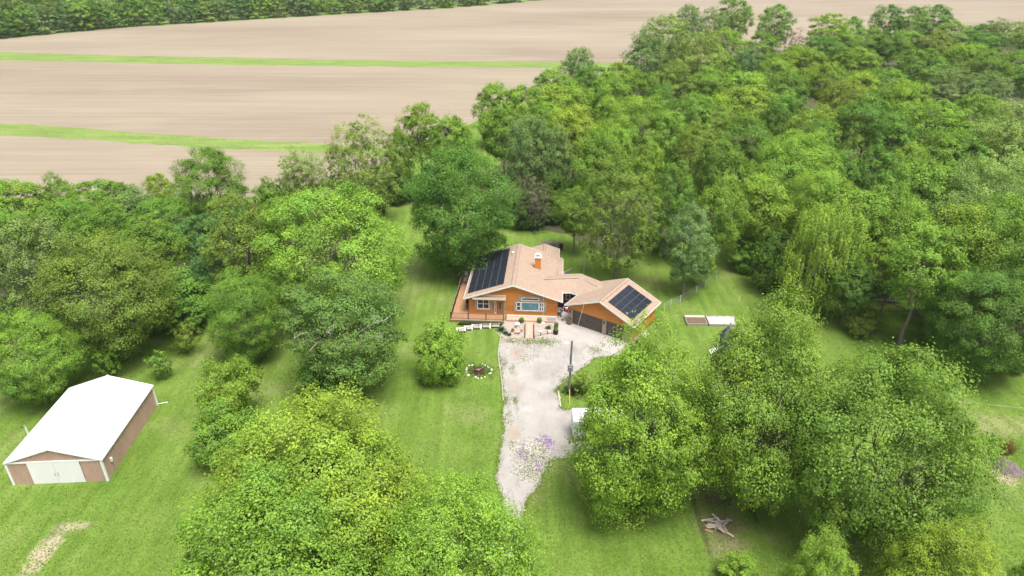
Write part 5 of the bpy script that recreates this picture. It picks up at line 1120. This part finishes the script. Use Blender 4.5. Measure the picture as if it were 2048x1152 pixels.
t = thing('lawn_stake', 'short white stake standing in the mown lawn behind the play tower', 'stake', at(1477, 603)); MB().tube([(0, 0, 0), (.15, .1, .9)], .03, 6).build('stake_rod', M['white_trim'], t)

# ------------------------------------------------------------------ things on the deck and in the breezeway
def chair(p, rz, label, m):
    t = thing('patio_chair', label, 'chair', p, rz, 'patio chairs on the deck')
    MB().box(-.27, .27, -.25, .25, .4, .45).build('seat', m, t); MB().box(-.27, .27, .22, .27, .452, 1.0).build('backrest', m, t)
    for sx in (-.25, .25):
        for sy in (-.22, .22): MB().box(sx-.02, sx+.02, sy-.02, sy+.02, 0, .398).build('leg', m, t)
        MB().box(sx-.03, sx+.03, -.25, .2, .6, .64).build('armrest', m, t)
tb = HM @ Vector((dx0+1.0, dy1-1.3, DZ)); t = thing('patio_table', 'grey patio table on the rear end of the deck', 'table', tb, .1)
MB().box(-.7, .7, -.45, .45, .68, .73).build('tabletop', M['grey_wood'], t, bevel=.01)
for sx in (-.6, .6):
    for sy in (-.36, .36): MB().box(sx-.03, sx+.03, sy-.03, sy+.03, 0, .678).build('leg', M['grey_wood'], t)
chair(HM @ Vector((dx0+.6, dy1-.5, DZ)), 0, 'white patio chair at the rear of the deck, left of two behind the table', M['white_trim']); chair(HM @ Vector((dx0+1.5, dy1-.5, DZ)), 0, 'white patio chair at the rear of the deck, right of two behind the table', M['white_trim'])
chair(HM @ Vector((dx0+.7, dy1-2.2, DZ)), math.pi, 'grey patio chair before the table on the deck, left of two', M['grey_wood']); chair(HM @ Vector((dx0+1.6, dy1-2.2, DZ)), math.pi, 'grey patio chair before the table on the deck, right of two', M['grey_wood'])
g0 = HM @ Vector((-WX-.5, 2.1, DZ)); t = thing('grill', 'black barbecue grill on the deck against the house wall', 'grill', g0, -1.5)
MB().box(-.4, .4, -.25, .25, .72, .9).build('firebox', M['black'], t, bevel=.02); q = MB(); q.prism([(-.26, .902), (.26, .902), (.24, 1.08), (.12, 1.2), (-.12, 1.2), (-.24, 1.08)], 'x', -.42, .42); q.build('lid', M['black'], t)
for sx in (-.34, .34):
    for sy in (-.2, .2): MB().box(sx-.025, sx+.025, sy-.025, sy+.025, 0, .718).build('leg', M['dark_metal'], t)
MB().box(-.36, .36, -.22, .22, .2, .23).build('shelf', M['barrel'], t); MB().tube([(-.3, -.3, 1.05), (.3, -.3, 1.05)], .02, 5).build('handle', M['galv'], t)
# riding mower and other things parked under the breezeway
rm = thing('riding_mower', 'red and white riding mower parked in the shaded breezeway', 'mower', at(1137, 621.5, .02), .9)
MB().box(-.35, .35, -.95, -.05, .35, .78).build('hood', M['red'], rm, bevel=.06); MB().box(-.32, .32, -.04, .75, .32, .5).build('frame', M['white_trim'], rm, bevel=.03); MB().box(-.25, .25, .3, .75, .5, .62).build('seat', M['black'], rm, bevel=.03); MB().box(-.25, .25, .7, .8, .6, .98).build('seat_back', M['black'], rm, bevel=.03)
MB().box(-.55, .55, -.35, .35, .12, .26).build('cutting_deck', M['red'], rm, bevel=.04); MB().tube([(0, -.05, .7), (0, .15, 1.0)], .025, 6).build('steering_column', M['black'], rm)
def wheel(par, x, y, r, w, rim='white_trim'):
    o = MB(Matrix.Translation((x, y, r)) @ Matrix.Rotation(math.pi/2, 4, 'Y')).lathe([(r*.55, -w/2), (r, -w/2*.8), (r, w/2*.8), (r*.55, w/2)], n=14).build('wheel', M['black'], par)
    MB(Matrix.Translation((x, y, r)) @ Matrix.Rotation(math.pi/2, 4, 'Y')).lathe([(r*.5, -w/2-.01), (r*.5, w/2+.01)], n=12).build('rim', M[rim], o)
for s in (-1, 1): wheel(rm, s*.45, .55, .27, .22); wheel(rm, s*.38, -.75, .18, .14)
wb = thing('wheelbarrow', 'wheeled cart with a white wheel at the left side of the breezeway', 'cart', at(1118.5, 629, .02), .3)
q = MB(); q.add([(-.25, -.3, .35), (.25, -.3, .35), (.25, .4, .35), (-.25, .4, .35), (-.35, -.5, .65), (.35, -.5, .65), (.35, .55, .65), (-.35, .55, .65)], [(3, 2, 1, 0), (0, 1, 5, 4), (1, 2, 6, 5), (2, 3, 7, 6), (3, 0, 4, 7)]); q.build('tray', M['grey_box'], wb); wheel(wb, 0, -.6, .24, .1)
for s in (-1, 1): MB().tube([(s*.08, -.6, .24), (s*.25, .4, .33), (s*.3, 1.0, .55)], .022, 5).build('handle', M['grey_wood'], wb); MB().box(s*.22-.02, s*.22+.02, .3, .34, 0, .34).build('leg', M['dark_metal'], wb)
for i, (px, py, c, lb, r, hh) in enumerate(((1143, 624.5, 'white_trim', 'white bucket in front of the riding mower', .2, .42), (1129, 617, 'black', 'black bin beside the maroon wall of the breezeway', .28, .75))):
    t = thing('bucket', lb, 'bucket', at(px, py, .02)); MB().lathe([(r*.8, 0), (r, hh), (r*1.06, hh), (r*1.06, hh-.03), (r*.92, hh-.03), (r*.75, .05)], n=14).build('tub', M[c], t); MB().tube([(-r, 0, hh), (-r*.6, 0, hh+.18), (r*.6, 0, hh+.18), (r, 0, hh)], .012, 4).build('bail', M['galv'], t)

# ------------------------------------------------------------------ thin haze over the whole place
hz = MB().box(-2600, 2600, -300, 1900, -1.2, 52).build('haze', M['white_trim']); hz['kind'] = 'stuff'; tag(hz, 'thin pale haze in the air over the fields', 'haze')
hm = bpy.data.materials.new('haze_air'); hm.use_nodes = True; hm.node_tree.nodes.clear(); nt = hm.node_tree
vo = N(nt, 'ShaderNodeVolumePrincipled'); vo.inputs['Color'].default_value = (.90, .95, 1, 1); vo.inputs['Density'].default_value = .0001; vo.inputs['Anisotropy'].default_value = .2
out = N(nt, 'ShaderNodeOutputMaterial'); L(nt, vo.outputs[0], out.inputs['Volume']); hz.data.materials[0] = hm
